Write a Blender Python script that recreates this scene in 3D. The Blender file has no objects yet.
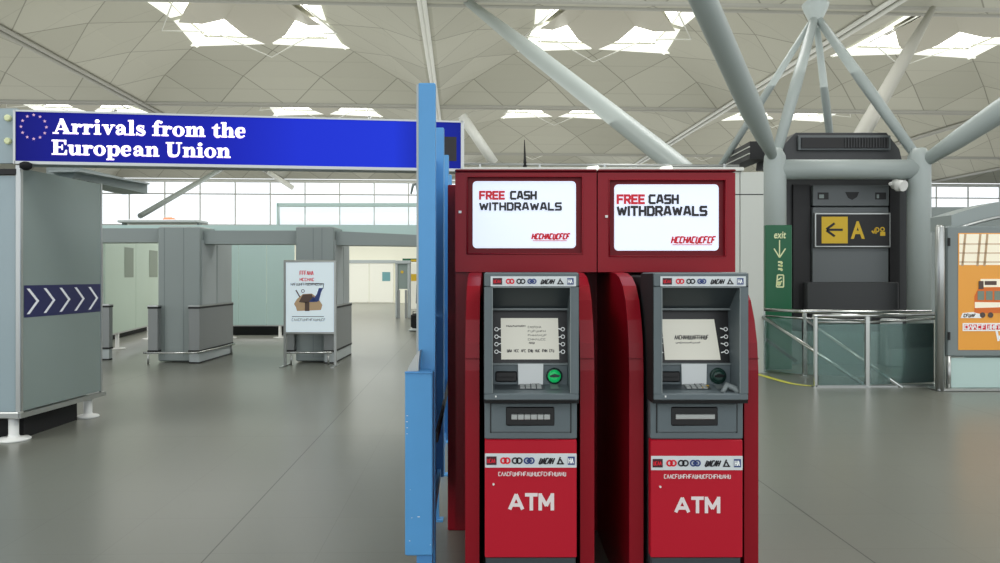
import bpy, math, random
from mathutils import Vector
random.seed(7)
C = bpy.context.scene.collection
F = 750.0; EYE = 1.5; HOR = 275.0

def at(px, py, d):
    """photo measurement -> metric point at depth d (used only to survey the place)"""
    return ((px-500)/F*d, d, EYE+(HOR-py)/F*d)

def lin(c):
    out = []
    for v in c[:3]:
        v = v/255.0
        out.append(v/12.92 if v <= .04045 else ((v+.055)/1.055)**2.4)
    return (*out, 1)

# ------------------------------------------------------------------ materials
def mat(name, rgb, rough=.5, metal=0, emit=None, es=0, spec=.5, noise=0, nscale=3.0, bump=0, coat=0):
    m = bpy.data.materials.new(name); m.use_nodes = True
    nt = m.node_tree; b = nt.nodes['Principled BSDF']
    b.inputs['Base Color'].default_value = lin(rgb)
    b.inputs['Roughness'].default_value = rough
    b.inputs['Metallic'].default_value = metal
    b.inputs['Specular IOR Level'].default_value = spec
    b.inputs['Coat Weight'].default_value = coat
    if emit:
        b.inputs['Emission Color'].default_value = lin(emit)
        b.inputs['Emission Strength'].default_value = es
    if noise or bump:
        tc = nt.nodes.new('ShaderNodeTexCoord'); n = nt.nodes.new('ShaderNodeTexNoise')
        n.inputs['Scale'].default_value = nscale; n.inputs['Detail'].default_value = 4
        nt.links.new(tc.outputs['Object'], n.inputs['Vector'])
        if noise:
            mx = nt.nodes.new('ShaderNodeMixRGB'); mx.blend_type = 'MULTIPLY'; mx.inputs[0].default_value = noise
            mx.inputs[1].default_value = lin(rgb); nt.links.new(n.outputs['Fac'], mx.inputs[2])
            g = nt.nodes.new('ShaderNodeBrightContrast'); g.inputs['Bright'].default_value = .28; g.inputs['Contrast'].default_value = .2
            nt.links.new(n.outputs['Fac'], g.inputs['Color']); nt.links.new(g.outputs[0], mx.inputs[2])
            nt.links.new(mx.outputs[0], b.inputs['Base Color'])
        if bump:
            bp = nt.nodes.new('ShaderNodeBump'); bp.inputs['Strength'].default_value = bump; bp.inputs['Distance'].default_value = .01
            nt.links.new(n.outputs['Fac'], bp.inputs['Height']); nt.links.new(bp.outputs[0], b.inputs['Normal'])
    return m

def glass(name, tint, clear=.75, rough=.03):
    m = bpy.data.materials.new(name); m.use_nodes = True; nt = m.node_tree
    nt.nodes.clear()
    out = nt.nodes.new('ShaderNodeOutputMaterial')
    tr = nt.nodes.new('ShaderNodeBsdfTransparent'); tr.inputs[0].default_value = lin(tint)
    gl = nt.nodes.new('ShaderNodeBsdfGlossy'); gl.inputs['Roughness'].default_value = rough
    gl.inputs[0].default_value = (.8, .85, .85, 1)
    df = nt.nodes.new('ShaderNodeBsdfDiffuse'); df.inputs[0].default_value = lin((150, 182, 178) if 'teal' in name else tint)
    fr = nt.nodes.new('ShaderNodeFresnel'); fr.inputs[0].default_value = 1.5
    m1 = nt.nodes.new('ShaderNodeMixShader'); m1.inputs[0].default_value = 1-clear
    m2 = nt.nodes.new('ShaderNodeMixShader')
    nt.links.new(tr.outputs[0], m1.inputs[1]); nt.links.new(df.outputs[0], m1.inputs[2])
    nt.links.new(fr.outputs[0], m2.inputs[0]); nt.links.new(m1.outputs[0], m2.inputs[1]); nt.links.new(gl.outputs[0], m2.inputs[2])
    nt.links.new(m2.outputs[0], out.inputs[0])
    return m

def math_node(nt, op, a, b=None):
    n = nt.nodes.new('ShaderNodeMath'); n.operation = op
    for i, v in enumerate((a, b)):
        if v is None: continue
        if isinstance(v, (int, float)): n.inputs[i].default_value = v
        else: nt.links.new(v, n.inputs[i])
    return n.outputs[0]

def line_mask(nt, coord, period, offset, half):
    """1 on a joint, 0 elsewhere"""
    s = math_node(nt, 'SUBTRACT', coord, offset)
    s = math_node(nt, 'DIVIDE', s, period)
    s = math_node(nt, 'ADD', s, .5)
    f = math_node(nt, 'FRACT', s)
    f = math_node(nt, 'SUBTRACT', f, .5)
    f = math_node(nt, 'ABSOLUTE', f)
    f = math_node(nt, 'MULTIPLY', f, period)
    return math_node(nt, 'LESS_THAN', f, half)

def floor_material():
    m = mat('floor tiles', (128, 128, 118), .2); nt = m.node_tree; b = nt.nodes['Principled BSDF']
    tc = nt.nodes.new('ShaderNodeTexCoord'); sp = nt.nodes.new('ShaderNodeSeparateXYZ')
    nt.links.new(tc.outputs['Object'], sp.inputs[0])
    X, Y = sp.outputs[0], sp.outputs[1]
    u = math_node(nt, 'ADD', X, math_node(nt, 'MULTIPLY', Y, .04))
    v = math_node(nt, 'SUBTRACT', Y, math_node(nt, 'MULTIPLY', X, .02))
    fine = math_node(nt, 'MAXIMUM', line_mask(nt, u, .585, -1.40, .0022), line_mask(nt, v, .59, 7.02, .0022))
    big = math_node(nt, 'MAXIMUM', line_mask(nt, u, 3.51, -1.40, .0042), math_node(nt, 'MULTIPLY', line_mask(nt, v, 3.54, 7.02, .004), .4))
    n = nt.nodes.new('ShaderNodeTexNoise'); n.inputs['Scale'].default_value = .5; n.inputs['Detail'].default_value = 2
    nt.links.new(tc.outputs['Object'], n.inputs['Vector'])
    # per-tile tone
    cb = nt.nodes.new('ShaderNodeCombineXYZ')
    for i, (c, p, o) in enumerate(((u, .585, -1.40), (v, .59, 7.02))):
        s = math_node(nt, 'FLOOR', math_node(nt, 'DIVIDE', math_node(nt, 'SUBTRACT', c, o), p))
        nt.links.new(s, cb.inputs[i])
    wn = nt.nodes.new('ShaderNodeTexWhiteNoise'); wn.noise_dimensions = '2D'; nt.links.new(cb.outputs[0], wn.inputs['Vector'])
    tone = math_node(nt, 'ADD', math_node(nt, 'MULTIPLY', wn.outputs[0], .05), math_node(nt, 'MULTIPLY', n.outputs['Fac'], .12))
    r = nt.nodes.new('ShaderNodeMixRGB'); r.inputs[1].default_value = lin((98, 100, 92)); r.inputs[2].default_value = lin((132, 134, 125))
    nt.links.new(math_node(nt, 'ADD', tone, .42), r.inputs[0])
    a = nt.nodes.new('ShaderNodeMixRGB'); a.inputs[2].default_value = lin((92, 93, 86))
    nt.links.new(math_node(nt, 'MULTIPLY', fine, .5), a.inputs[0]); nt.links.new(r.outputs[0], a.inputs[1])
    c = nt.nodes.new('ShaderNodeMixRGB'); c.inputs[2].default_value = lin((40, 41, 38))
    nt.links.new(math_node(nt, 'MULTIPLY', big, .9), c.inputs[0]); nt.links.new(a.outputs[0], c.inputs[1])
    nt.links.new(c.outputs[0], b.inputs['Base Color'])
    b.inputs['Specular IOR Level'].default_value = .55
    b.inputs['Roughness'].default_value = .285
    return m

def ceiling_material():
    m = mat('roof panels', (196, 192, 176), .7); nt = m.node_tree; b = nt.nodes['Principled BSDF']
    tc = nt.nodes.new('ShaderNodeTexCoord'); sp = nt.nodes.new('ShaderNodeSeparateXYZ')
    nt.links.new(tc.outputs['Object'], sp.inputs[0]); X, Y = sp.outputs[0], sp.outputs[1]
    p = math_node(nt, 'ADD', X, Y); q = math_node(nt, 'SUBTRACT', X, Y)
    l1 = line_mask(nt, p, 4.5, 1.5, .04); l2 = line_mask(nt, q, 4.5, 1.5, .04)
    l3 = line_mask(nt, Y, 2.25, .9, .025)
    mk = math_node(nt, 'MAXIMUM', math_node(nt, 'MAXIMUM', l1, l2), math_node(nt, 'MULTIPLY', l3, .3))
    # per-panel tone
    cb = nt.nodes.new('ShaderNodeCombineXYZ')
    for i, c in enumerate((p, q)):
        s = math_node(nt, 'FLOOR', math_node(nt, 'DIVIDE', math_node(nt, 'SUBTRACT', c, 1.5), 4.5))
        nt.links.new(s, cb.inputs[i])
    wn = nt.nodes.new('ShaderNodeTexWhiteNoise'); wn.noise_dimensions = '2D'; nt.links.new(cb.outputs[0], wn.inputs['Vector'])
    t = nt.nodes.new('ShaderNodeMixRGB'); t.inputs[1].default_value = lin((176, 176, 163)); t.inputs[2].default_value = lin((190, 190, 177))
    nt.links.new(wn.outputs[0], t.inputs[0])
    a = nt.nodes.new('ShaderNodeMixRGB'); a.inputs[2].default_value = lin((92, 90, 80))
    nt.links.new(math_node(nt, 'MULTIPLY', mk, .55), a.inputs[0]); nt.links.new(t.outputs[0], a.inputs[1])
    nt.links.new(a.outputs[0], b.inputs['Base Color'])
    return m

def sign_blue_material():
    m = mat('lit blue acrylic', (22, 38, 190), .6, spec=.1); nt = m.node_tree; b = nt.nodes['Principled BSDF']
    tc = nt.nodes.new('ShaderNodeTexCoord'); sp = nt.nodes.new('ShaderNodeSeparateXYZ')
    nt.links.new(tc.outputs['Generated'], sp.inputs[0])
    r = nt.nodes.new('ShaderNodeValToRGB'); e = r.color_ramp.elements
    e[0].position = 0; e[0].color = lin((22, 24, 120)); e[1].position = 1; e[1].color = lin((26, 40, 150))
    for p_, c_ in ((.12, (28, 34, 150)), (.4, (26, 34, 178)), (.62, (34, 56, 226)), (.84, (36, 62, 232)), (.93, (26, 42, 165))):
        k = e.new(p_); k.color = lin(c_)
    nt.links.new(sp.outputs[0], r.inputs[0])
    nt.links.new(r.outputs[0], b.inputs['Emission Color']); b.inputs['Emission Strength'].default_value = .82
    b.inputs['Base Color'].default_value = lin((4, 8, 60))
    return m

M = dict(
    floor=floor_material(), ceil=ceiling_material(), signblue=sign_blue_material(),
    tube=mat('pale grey painted steel', (176, 186, 184), .4),
    tubew=mat('white painted steel', (222, 224, 218), .4),
    tubed=mat('grey roof steel', (168, 168, 160), .5),
    skylight=mat('bright skylight glass', (255, 255, 250), .4, emit=(255, 255, 246), es=3.4),
    skyveil=mat('glowing pale white', (230, 232, 224), .5, emit=(240, 242, 234), es=.75),
    reflector=mat('grey reflector panel', (190, 188, 176), .5),
    red=mat('glossy red lacquer', (146, 14, 32), .32, spec=.28),
    reddark=mat('dark red lacquer', (116, 12, 27), .4, spec=.25),
    reddoor=mat('bright red door', (184, 22, 44), .4, spec=.3, emit=(205, 26, 50), es=.05),
    atm=mat('slate grey moulded plastic', (104, 115, 119), .42, spec=.35, noise=.12, nscale=8),
    atmlight=mat('light slate plastic', (128, 137, 138), .4),
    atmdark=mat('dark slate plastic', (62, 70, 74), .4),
    black=mat('black plastic', (18, 19, 21), .35),
    matblack=mat('matt black', (12, 12, 13), .8),
    screen=mat('lit pale screen', (180, 180, 170), .3, emit=(205, 204, 190), es=.48),
    lightbox=mat('lit white acrylic', (215, 222, 235), .6, emit=(226, 236, 255), es=.6),
    white=mat('white enamel', (235, 236, 232), .35),
    softwhite=mat('soft white print', (225, 228, 226), .5, emit=(225, 230, 230), es=.25),
    paper=mat('white card', (215, 220, 220), .6, emit=(215, 220, 220), es=.1),
    stripw=mat('pale logo strip', (205, 212, 214), .4, emit=(205, 212, 214), es=.15),
    printred=mat('red print', (190, 20, 40), .5, emit=(190, 20, 40), es=.35),
    printdark=mat('dark print', (30, 28, 34), .5),
    printblue=mat('blue print', (50, 70, 130), .5),
    printmaroon=mat('maroon print', (70, 20, 34), .5),
    lettertext=mat('lit white letter', (255, 250, 250), .4, emit=(255, 246, 250), es=1.05),
    letterhalo=mat('dim pink letter halo', (180, 150, 210), .4, emit=(150, 110, 215), es=.6),
    star=mat('pale star', (190, 150, 180), .4, emit=(190, 150, 175), es=.5),
    doorletter=mat('silver lettering', (222, 212, 212), .4, emit=(222, 212, 212), es=.15),
    green=mat('lit green', (10, 150, 80), .2, emit=(20, 190, 100), es=.45),
    darkgreen=mat('dark green knob', (28, 60, 52), .3),
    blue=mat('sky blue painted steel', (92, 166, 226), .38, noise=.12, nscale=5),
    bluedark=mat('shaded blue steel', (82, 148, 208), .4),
    silver=mat('brushed steel', (185, 188, 186), .3, metal=.85),
    chrome=mat('polished steel', (200, 203, 200), .18, metal=1),
    frost=mat('frosted glass panel', (142, 156, 152), .22, noise=.12, nscale=.6),
    frostlight=mat('pale frosted glass', (160, 178, 184), .15, noise=.1, nscale=.8),
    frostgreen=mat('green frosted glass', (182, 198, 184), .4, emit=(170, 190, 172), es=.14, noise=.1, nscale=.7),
    frostteal=mat('teal frosted glass', (172, 194, 190), .35, emit=(160, 186, 180), es=.26, noise=.1, nscale=.7),  # faint emission put in to brighten the glass, not a lamp
    frostdark=mat('grey etched glass', (128, 142, 128), .4),
    grey=mat('grey laminate', (150, 160, 159), .4, noise=.1, nscale=.8),
    greydk=mat('darker grey laminate', (128, 138, 138), .42),
    greylt=mat('light grey laminate', (180, 188, 189), .4),
    mesh=mat('perforated grey metal', (146, 150, 150), .45, metal=.3),
    gasket=mat('black rubber', (26, 27, 28), .6),
    navy=mat('navy vinyl', (24, 28, 88), .4),
    chev=mat('white vinyl', (232, 234, 240), .4, emit=(232, 234, 240), es=.12),
    partition=mat('off white partition', (205, 209, 202), .5),
    liftdark=mat('charcoal cladding', (60, 62, 64), .45),
    liftgrey=mat('dark grey steel', (100, 106, 108), .35),
    liftblack=mat('near black recess', (28, 28, 30), .5),
    yellow=mat('sign yellow', (205, 170, 38), .5, emit=(205, 170, 38), es=.12),
    greensign=mat('green enamel', (14, 92, 58), .35, emit=(14, 92, 58), es=.1),
    creamprint=mat('pale yellow print', (215, 222, 175), .5, emit=(215, 222, 175), es=.15),
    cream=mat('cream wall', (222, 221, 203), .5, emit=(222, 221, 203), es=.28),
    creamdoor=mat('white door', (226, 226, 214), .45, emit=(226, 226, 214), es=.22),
    orange=mat('lit orange poster', (206, 142, 54), .3, emit=(214, 148, 56), es=.34),
    orangedk=mat('burnt orange print', (196, 98, 34), .4, emit=(196, 98, 34), es=.3),
    posterlt=mat('washed out poster white', (225, 218, 196), .3, emit=(225, 218, 196), es=.4),
    posterblue=mat('pale blue poster', (222, 234, 240), .35, emit=(214, 232, 240), es=.25),
    tan=mat('tan print', (196, 166, 130), .5), brown=mat('brown print', (92, 74, 66), .5),
    tape=mat('yellow floor tape', (208, 208, 78), .5, emit=(208, 208, 78), es=.08),
    wood=mat('back wall plaster', (205, 208, 205), .6),
    glass=glass('clear teal glass', (232, 242, 240), .78),
    glassc=glass('clear glass', (252, 253, 253), .99),
    glassb=glass('pale blue glass', (246, 250, 251), .92),
)

# ------------------------------------------------------------------ mesh builder
class MB:
    def __init__(s): s.v = []; s.f = []; s.sm = []
    def add(s, vs, fs, smooth=False):
        n = len(s.v); s.v += [tuple(p) for p in vs]; s.f += [tuple(i+n for i in f) for f in fs]; s.sm += [smooth]*len(fs); return s
    def box(s, x0, x1, y0, y1, z0, z1, bev=0):
        if x1 < x0: x0, x1 = x1, x0
        if y1 < y0: y0, y1 = y1, y0
        if z1 < z0: z0, z1 = z1, z0
        if bev <= 0:
            vs = [(x, y, z) for z in (z0, z1) for y in (y0, y1) for x in (x0, x1)]
            return s.add(vs, [(0, 2, 3, 1), (4, 5, 7, 6), (0, 1, 5, 4), (2, 6, 7, 3), (0, 4, 6, 2), (1, 3, 7, 5)])
        # chamfered on the vertical edges and front top edges: octagonal plan
        b = min(bev, (x1-x0)/2.01, (y1-y0)/2.01, (z1-z0)/2.01)
        rings = []
        for z, i in ((z0, b), (z0+b, 0), (z1-b, 0), (z1, b)):
            c = []
            X0, X1, Y0, Y1 = x0+i, x1-i, y0+i, y1-i; k = b*.7
            c = [(X0+k, Y0), (X1-k, Y0), (X1, Y0+k), (X1, Y1-k), (X1-k, Y1), (X0+k, Y1), (X0, Y1-k), (X0, Y0+k)]
            rings.append([(a, d, z) for a, d in c])
        return s.loft(rings)
    def loft(s, rings, caps=True, smooth=False):
        n = len(rings[0]); vs = [p for r in rings for p in r]; fs = []
        for i in range(len(rings)-1):
            for j in range(n):
                k = (j+1) % n
                fs.append((i*n+j, i*n+k, (i+1)*n+k, (i+1)*n+j))
        s.add(vs, fs, smooth)
        if caps:
            base = len(s.v)-len(vs)
            s.f.append(tuple(base+j for j in reversed(range(n)))); s.sm.append(False)
            s.f.append(tuple(base+(len(rings)-1)*n+j for j in range(n))); s.sm.append(False)
        return s
    def tube(s, pts, r, n=12, caps=True, taper=None):
        pts = [Vector(p) for p in pts]; rs = r if isinstance(r, (list, tuple)) else [r]*len(pts)
        rings = []; prev = None
        for i, p in enumerate(pts):
            if i == 0: d = pts[1]-p
            elif i == len(pts)-1: d = p-pts[i-1]
            else: d = (pts[i+1]-p).normalized()+(p-pts[i-1]).normalized()
            d.normalize()
            if prev is None:
                up = Vector((0, 0, 1)) if abs(d.z) < .95 else Vector((0, 1, 0))
                a = d.cross(up).normalized()
            else:
                a = (prev-d*prev.dot(d)).normalized()
            prev = a; b = d.cross(a)
            rings.append([tuple(p+(a*math.cos(t)+b*math.sin(t))*rs[i]) for t in [2*math.pi*k/n for k in range(n)]])
        return s.loft(rings, caps, True)
    def bar(s, p, q, w, h):
        """box section bar from p to q, w across, h high"""
        p, q = Vector(p), Vector(q); d = (q-p).normalized()
        up = Vector((0, 0, 1)) if abs(d.z) < .95 else Vector((0, 1, 0))
        a = d.cross(up).normalized()*w/2; b = a.cross(d).normalized()*h/2
        return s.loft([[tuple(c-a-b), tuple(c+a-b), tuple(c+a+b), tuple(c-a+b)] for c in (p, q)])
    def lathe(s, c, prof, n=24, axis='z'):
        rings = []
        for r, h in prof:
            ring = []
            for k in range(n):
                t = 2*math.pi*k/n; a, b = r*math.cos(t), r*math.sin(t)
                ring.append((c[0]+a, c[1]+b, c[2]+h) if axis == 'z' else (c[0]+a, c[1]+h, c[2]+b))
            rings.append(ring)
        return s.loft(rings, True, True)
    def prism(s, poly, fn, d0, d1):
        """poly of 2-D points; fn(a,b,d)->3-D; extruded d0..d1"""
        n = len(poly)
        vs = [fn(a, b, d0) for a, b in poly]+[fn(a, b, d1) for a, b in poly]
        fs = [tuple(range(n)), tuple(reversed(range(n, 2*n)))]+[(i, i+n, (i+1) % n+n, (i+1) % n) for i in range(n)]
        return s.add(vs, fs)
    def build(s, name, m, parent=None, loc=None):
        me = bpy.data.meshes.new(name)
        if parent is not None:
            o = bpy.data.objects.new(name, me); o.parent = parent
            org = Vector(parent['_org'])
        else:
            o = bpy.data.objects.new(name, me)
            if loc is None:
                xs = [p[0] for p in s.v]; ys = [p[1] for p in s.v]; zs = [p[2] for p in s.v]
                loc = ((min(xs)+max(xs))/2, (min(ys)+max(ys))/2, min(zs))
            org = Vector(loc); o.location = org
        me.from_pydata([tuple(Vector(p)-org) for p in s.v], [], s.f); me.update()
        for i, p in enumerate(me.polygons): p.use_smooth = s.sm[i]
        import bmesh
        bm = bmesh.new(); bm.from_mesh(me); bmesh.ops.recalc_face_normals(bm, faces=bm.faces)
        bm.to_mesh(me); bm.free()
        me.materials.append(m if not isinstance(m, str) else M[m])
        o['_org'] = tuple(org); C.objects.link(o)
        return o

def tag(o, label=None, cat=None, group=None, kind=None):
    if label: o['label'] = label
    if cat: o['category'] = cat
    if group: o['group'] = group
    if kind: o['kind'] = kind
    return o
def thing(name, label, cat, loc, group=None):
    o = bpy.data.objects.new(name, None); o.empty_display_size = .2; o.location = loc; o['_org'] = tuple(loc)
    C.objects.link(o); return tag(o, label, cat, group)
def struct(o, label, cat='structure'):
    return tag(o, label, cat, kind='structure')

# ------------------------------------------------------------------ flat artwork helpers
class Face:
    """a flat sheet: origin (3-D), right and up unit vectors, outward normal; coordinates in metres"""
    def __init__(s, o, r=(1, 0, 0), u=(0, 0, 1), n=(0, -1, 0)):
        s.o, s.r, s.u, s.n = Vector(o), Vector(r).normalized(), Vector(u).normalized(), Vector(n).normalized()
    def p(s, a, b, d=0): return tuple(s.o+s.r*a+s.u*b+s.n*d)
    def poly(s, mb, pts, d=.002):
        n = len(mb.v); mb.v += [s.p(a, b, d) for a, b in pts]; mb.f.append(tuple(range(n, n+len(pts)))); mb.sm.append(False)
    def rect(s, mb, a0, b0, a1, b1, d=.002): s.poly(mb, [(a0, b0), (a1, b0), (a1, b1), (a0, b1)], d)
    def line(s, mb, p, q, w, d=.002):
        dx, dy = q[0]-p[0], q[1]-p[1]; L = math.hypot(dx, dy) or 1; nx, ny = -dy/L*w/2, dx/L*w/2
        s.poly(mb, [(p[0]-nx, p[1]-ny), (q[0]-nx, q[1]-ny), (q[0]+nx, q[1]+ny), (p[0]+nx, p[1]+ny)], d)
    def disc(s, mb, a, b, r, d=.002, n=20, ry=None):
        ry = ry or r
        s.poly(mb, [(a+r*math.cos(2*math.pi*k/n), b+ry*math.sin(2*math.pi*k/n)) for k in range(n)], d)
    def ring(s, mb, a, b, r, w, d=.002, n=24):
        for k in range(n):
            t0, t1 = 2*math.pi*k/n, 2*math.pi*(k+1)/n
            s.poly(mb, [(a+q*math.cos(t), b+q*math.sin(t)) for q, t in ((r, t0), (r, t1), (r-w, t1), (r-w, t0))], d)
    def stroke(s, mb, pts, ws, d=.002, steps=6):
        P = [pts[0]]+list(pts)+[pts[-1]]; W = [ws[0]]+list(ws)+[ws[-1]]; out = []
        for i in range(1, len(P)-2):
            for k in range(steps+(1 if i == len(P)-3 else 0)):
                t = k/steps
                f = lambda a, b, c, e: .5*((2*b)+(-a+c)*t+(2*a-5*b+4*c-e)*t*t+(-a+3*b-3*c+e)*t**3)
                out.append((f(P[i-1][0], P[i][0], P[i+1][0], P[i+2][0]), f(P[i-1][1], P[i][1], P[i+1][1], P[i+2][1]), W[i]+(W[i+1]-W[i])*t))
        L = []; R = []
        for i, (x, y, w) in enumerate(out):
            a = out[max(0, i-1)]; b = out[min(len(out)-1, i+1)]
            dx, dy = b[0]-a[0], b[1]-a[1]; q = math.hypot(dx, dy) or 1
            L.append((x-dy/q*w/2, y+dx/q*w/2)); R.append((x+dy/q*w/2, y-dx/q*w/2))
        for i in range(len(L)-1): s.poly(mb, [R[i], R[i+1], L[i+1], L[i]], d)

def text_mesh(txt, bold=.0, shear=0):
    cu = bpy.data.curves.new('t', 'FONT'); cu.body = txt; cu.size = 1; cu.offset = bold; cu.shear = shear; cu.resolution_u = 4
    cu.space_character = 1.04
    o = bpy.data.objects.new('t', cu); C.objects.link(o)
    bpy.context.view_layer.update()
    me = bpy.data.meshes.new_from_object(o.evaluated_get(bpy.context.evaluated_depsgraph_get()))
    vs = [(v.co.x, v.co.y) for v in me.vertices]; fs = [tuple(p.vertices) for p in me.polygons]
    bpy.data.objects.remove(o); bpy.data.curves.remove(cu); bpy.data.meshes.remove(me)
    return vs, fs
def put_text(mb, face, txt, a0, b0, a1, b1, bold=0, shear=0, d=.003):
    vs, fs = text_mesh(txt, bold, shear)
    x0 = min(v[0] for v in vs); x1 = max(v[0] for v in vs); y0 = min(v[1] for v in vs); y1 = max(v[1] for v in vs)
    n = len(mb.v)
    mb.v += [face.p(a0+(x-x0)/(x1-x0)*(a1-a0), b0+(y-y0)/(y1-y0)*(b1-b0), d) for x, y in vs]
    mb.f += [tuple(i+n for i in f) for f in fs]; mb.sm += [False]*len(fs)
def scribble(mb, face, a0, b0, a1, b1, n, w, slant=.15, seed=1, d=.003):
    """illegible small print: n letter-like marks"""
    R = random.Random(seed); cw = (a1-a0)/n; h = b1-b0
    for i in range(n):
        d += .00002; x = a0+cw*i; k = R.randrange(5); q = cw*.74; sl = slant*h
        P = lambda u, v: (x+q*u+sl*v, b0+h*v)
        segs = {0: [((0, 0), (0, 1)), ((0, 1), (1, 1)), ((0, .5), (.8, .5))], 1: [((0, 0), (0, 1)), ((1, 0), (1, 1)), ((0, .5), (1, .5))],
                2: [((0, 0), (.5, 1)), ((.5, 1), (1, 0))], 3: [((.1, 0), (.1, 1)), ((.1, 0), (1, 0)), ((.9, 0), (.9, .9))],
                4: [((0, .05), (1, .05)), ((0, .95), (1, .95)), ((.05, 0), (.05, 1))]}[k]
        for p, q2 in segs: face.line(mb, P(*p), P(*q2), w, d)

TECH = {'F': (1, [[(0, 0), (0, 1), (1, 1)], [(0, .5), (.85, .5)]]), 'R': (1, [[(0, 0), (0, 1), (.8, 1), (1, .85), (1, .6), (.8, .45), (0, .45)], [(.5, .45), (1, 0)]]),
 'E': (.95, [[(1, 1), (0, 1), (0, 0), (1, 0)], [(0, .5), (.88, .5)]]), 'C': (1, [[(1, 1), (.15, 1), (0, .85), (0, .15), (.15, 0), (1, 0)]]),
 'a': (1.1, [[(0, 0), (.32, 1), (.68, 1), (1, 0)], [(.12, .3), (.88, .3)]]), 'S': (1, [[(1, 1), (.12, 1), (0, .88), (0, .6), (.12, .5), (.88, .5), (1, .4), (1, .12), (.88, 0), (0, 0)]]),
 'H': (1, [[(0, 0), (0, 1)], [(1, 0), (1, 1)], [(0, .5), (1, .5)]]), 'W': (1.5, [[(0, 1), (.24, 0), (.5, .85), (.76, 0), (1, 1)]]), 'I': (.02, [[(.5, 0), (.5, 1)]]),
 'T': (1.0, [[(0, 1), (1, 1)], [(.5, 0), (.5, 1)]]), 'D': (1, [[(0, 0), (0, 1), (.8, 1), (1, .8), (1, .2), (.8, 0), (0, 0)]]), 'L': (.9, [[(0, 1), (0, 0), (1, 0)]]),
 'A': (1.3, [[(0, 0), (.5, 1), (1, 0)], [(.2, .28), (.8, .28)]]), 'M': (1.25, [[(0, 0), (0, 1), (.5, .25), (1, 1), (1, 0)]])}
def tech(mb, face, txt, a0, b0, a1, b1, wt, gap=.5, d=.003):
    tot = sum(TECH[c][0] for c in txt)+gap*(len(txt)-1); h = b1-b0; w = h*wt; k = (a1-a0-w*1.0)/tot; x = a0+w/2; n = 0
    for c in txt:
        cw, pl = TECH[c]; cw *= k
        for L in pl:
            P_ = [(x+u*cw, b0+w/2+v*(h-w)) for u, v in L]
            for i, (p, q) in enumerate(zip(P_, P_[1:])):
                dx, dy = q[0]-p[0], q[1]-p[1]; l = math.hypot(dx, dy); ex_ = w*.42/l
                diag = abs(dx) > .05*l and abs(dy) > .05*l and c in 'AaWM'
                if diag: ex_ *= .35
                n += 1; face.line(mb, (p[0]-dx*ex_, p[1]-dy*ex_), (q[0]+dx*ex_, q[1]+dy*ex_), w, d+n*.00003)
        x += cw+gap*k

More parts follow.
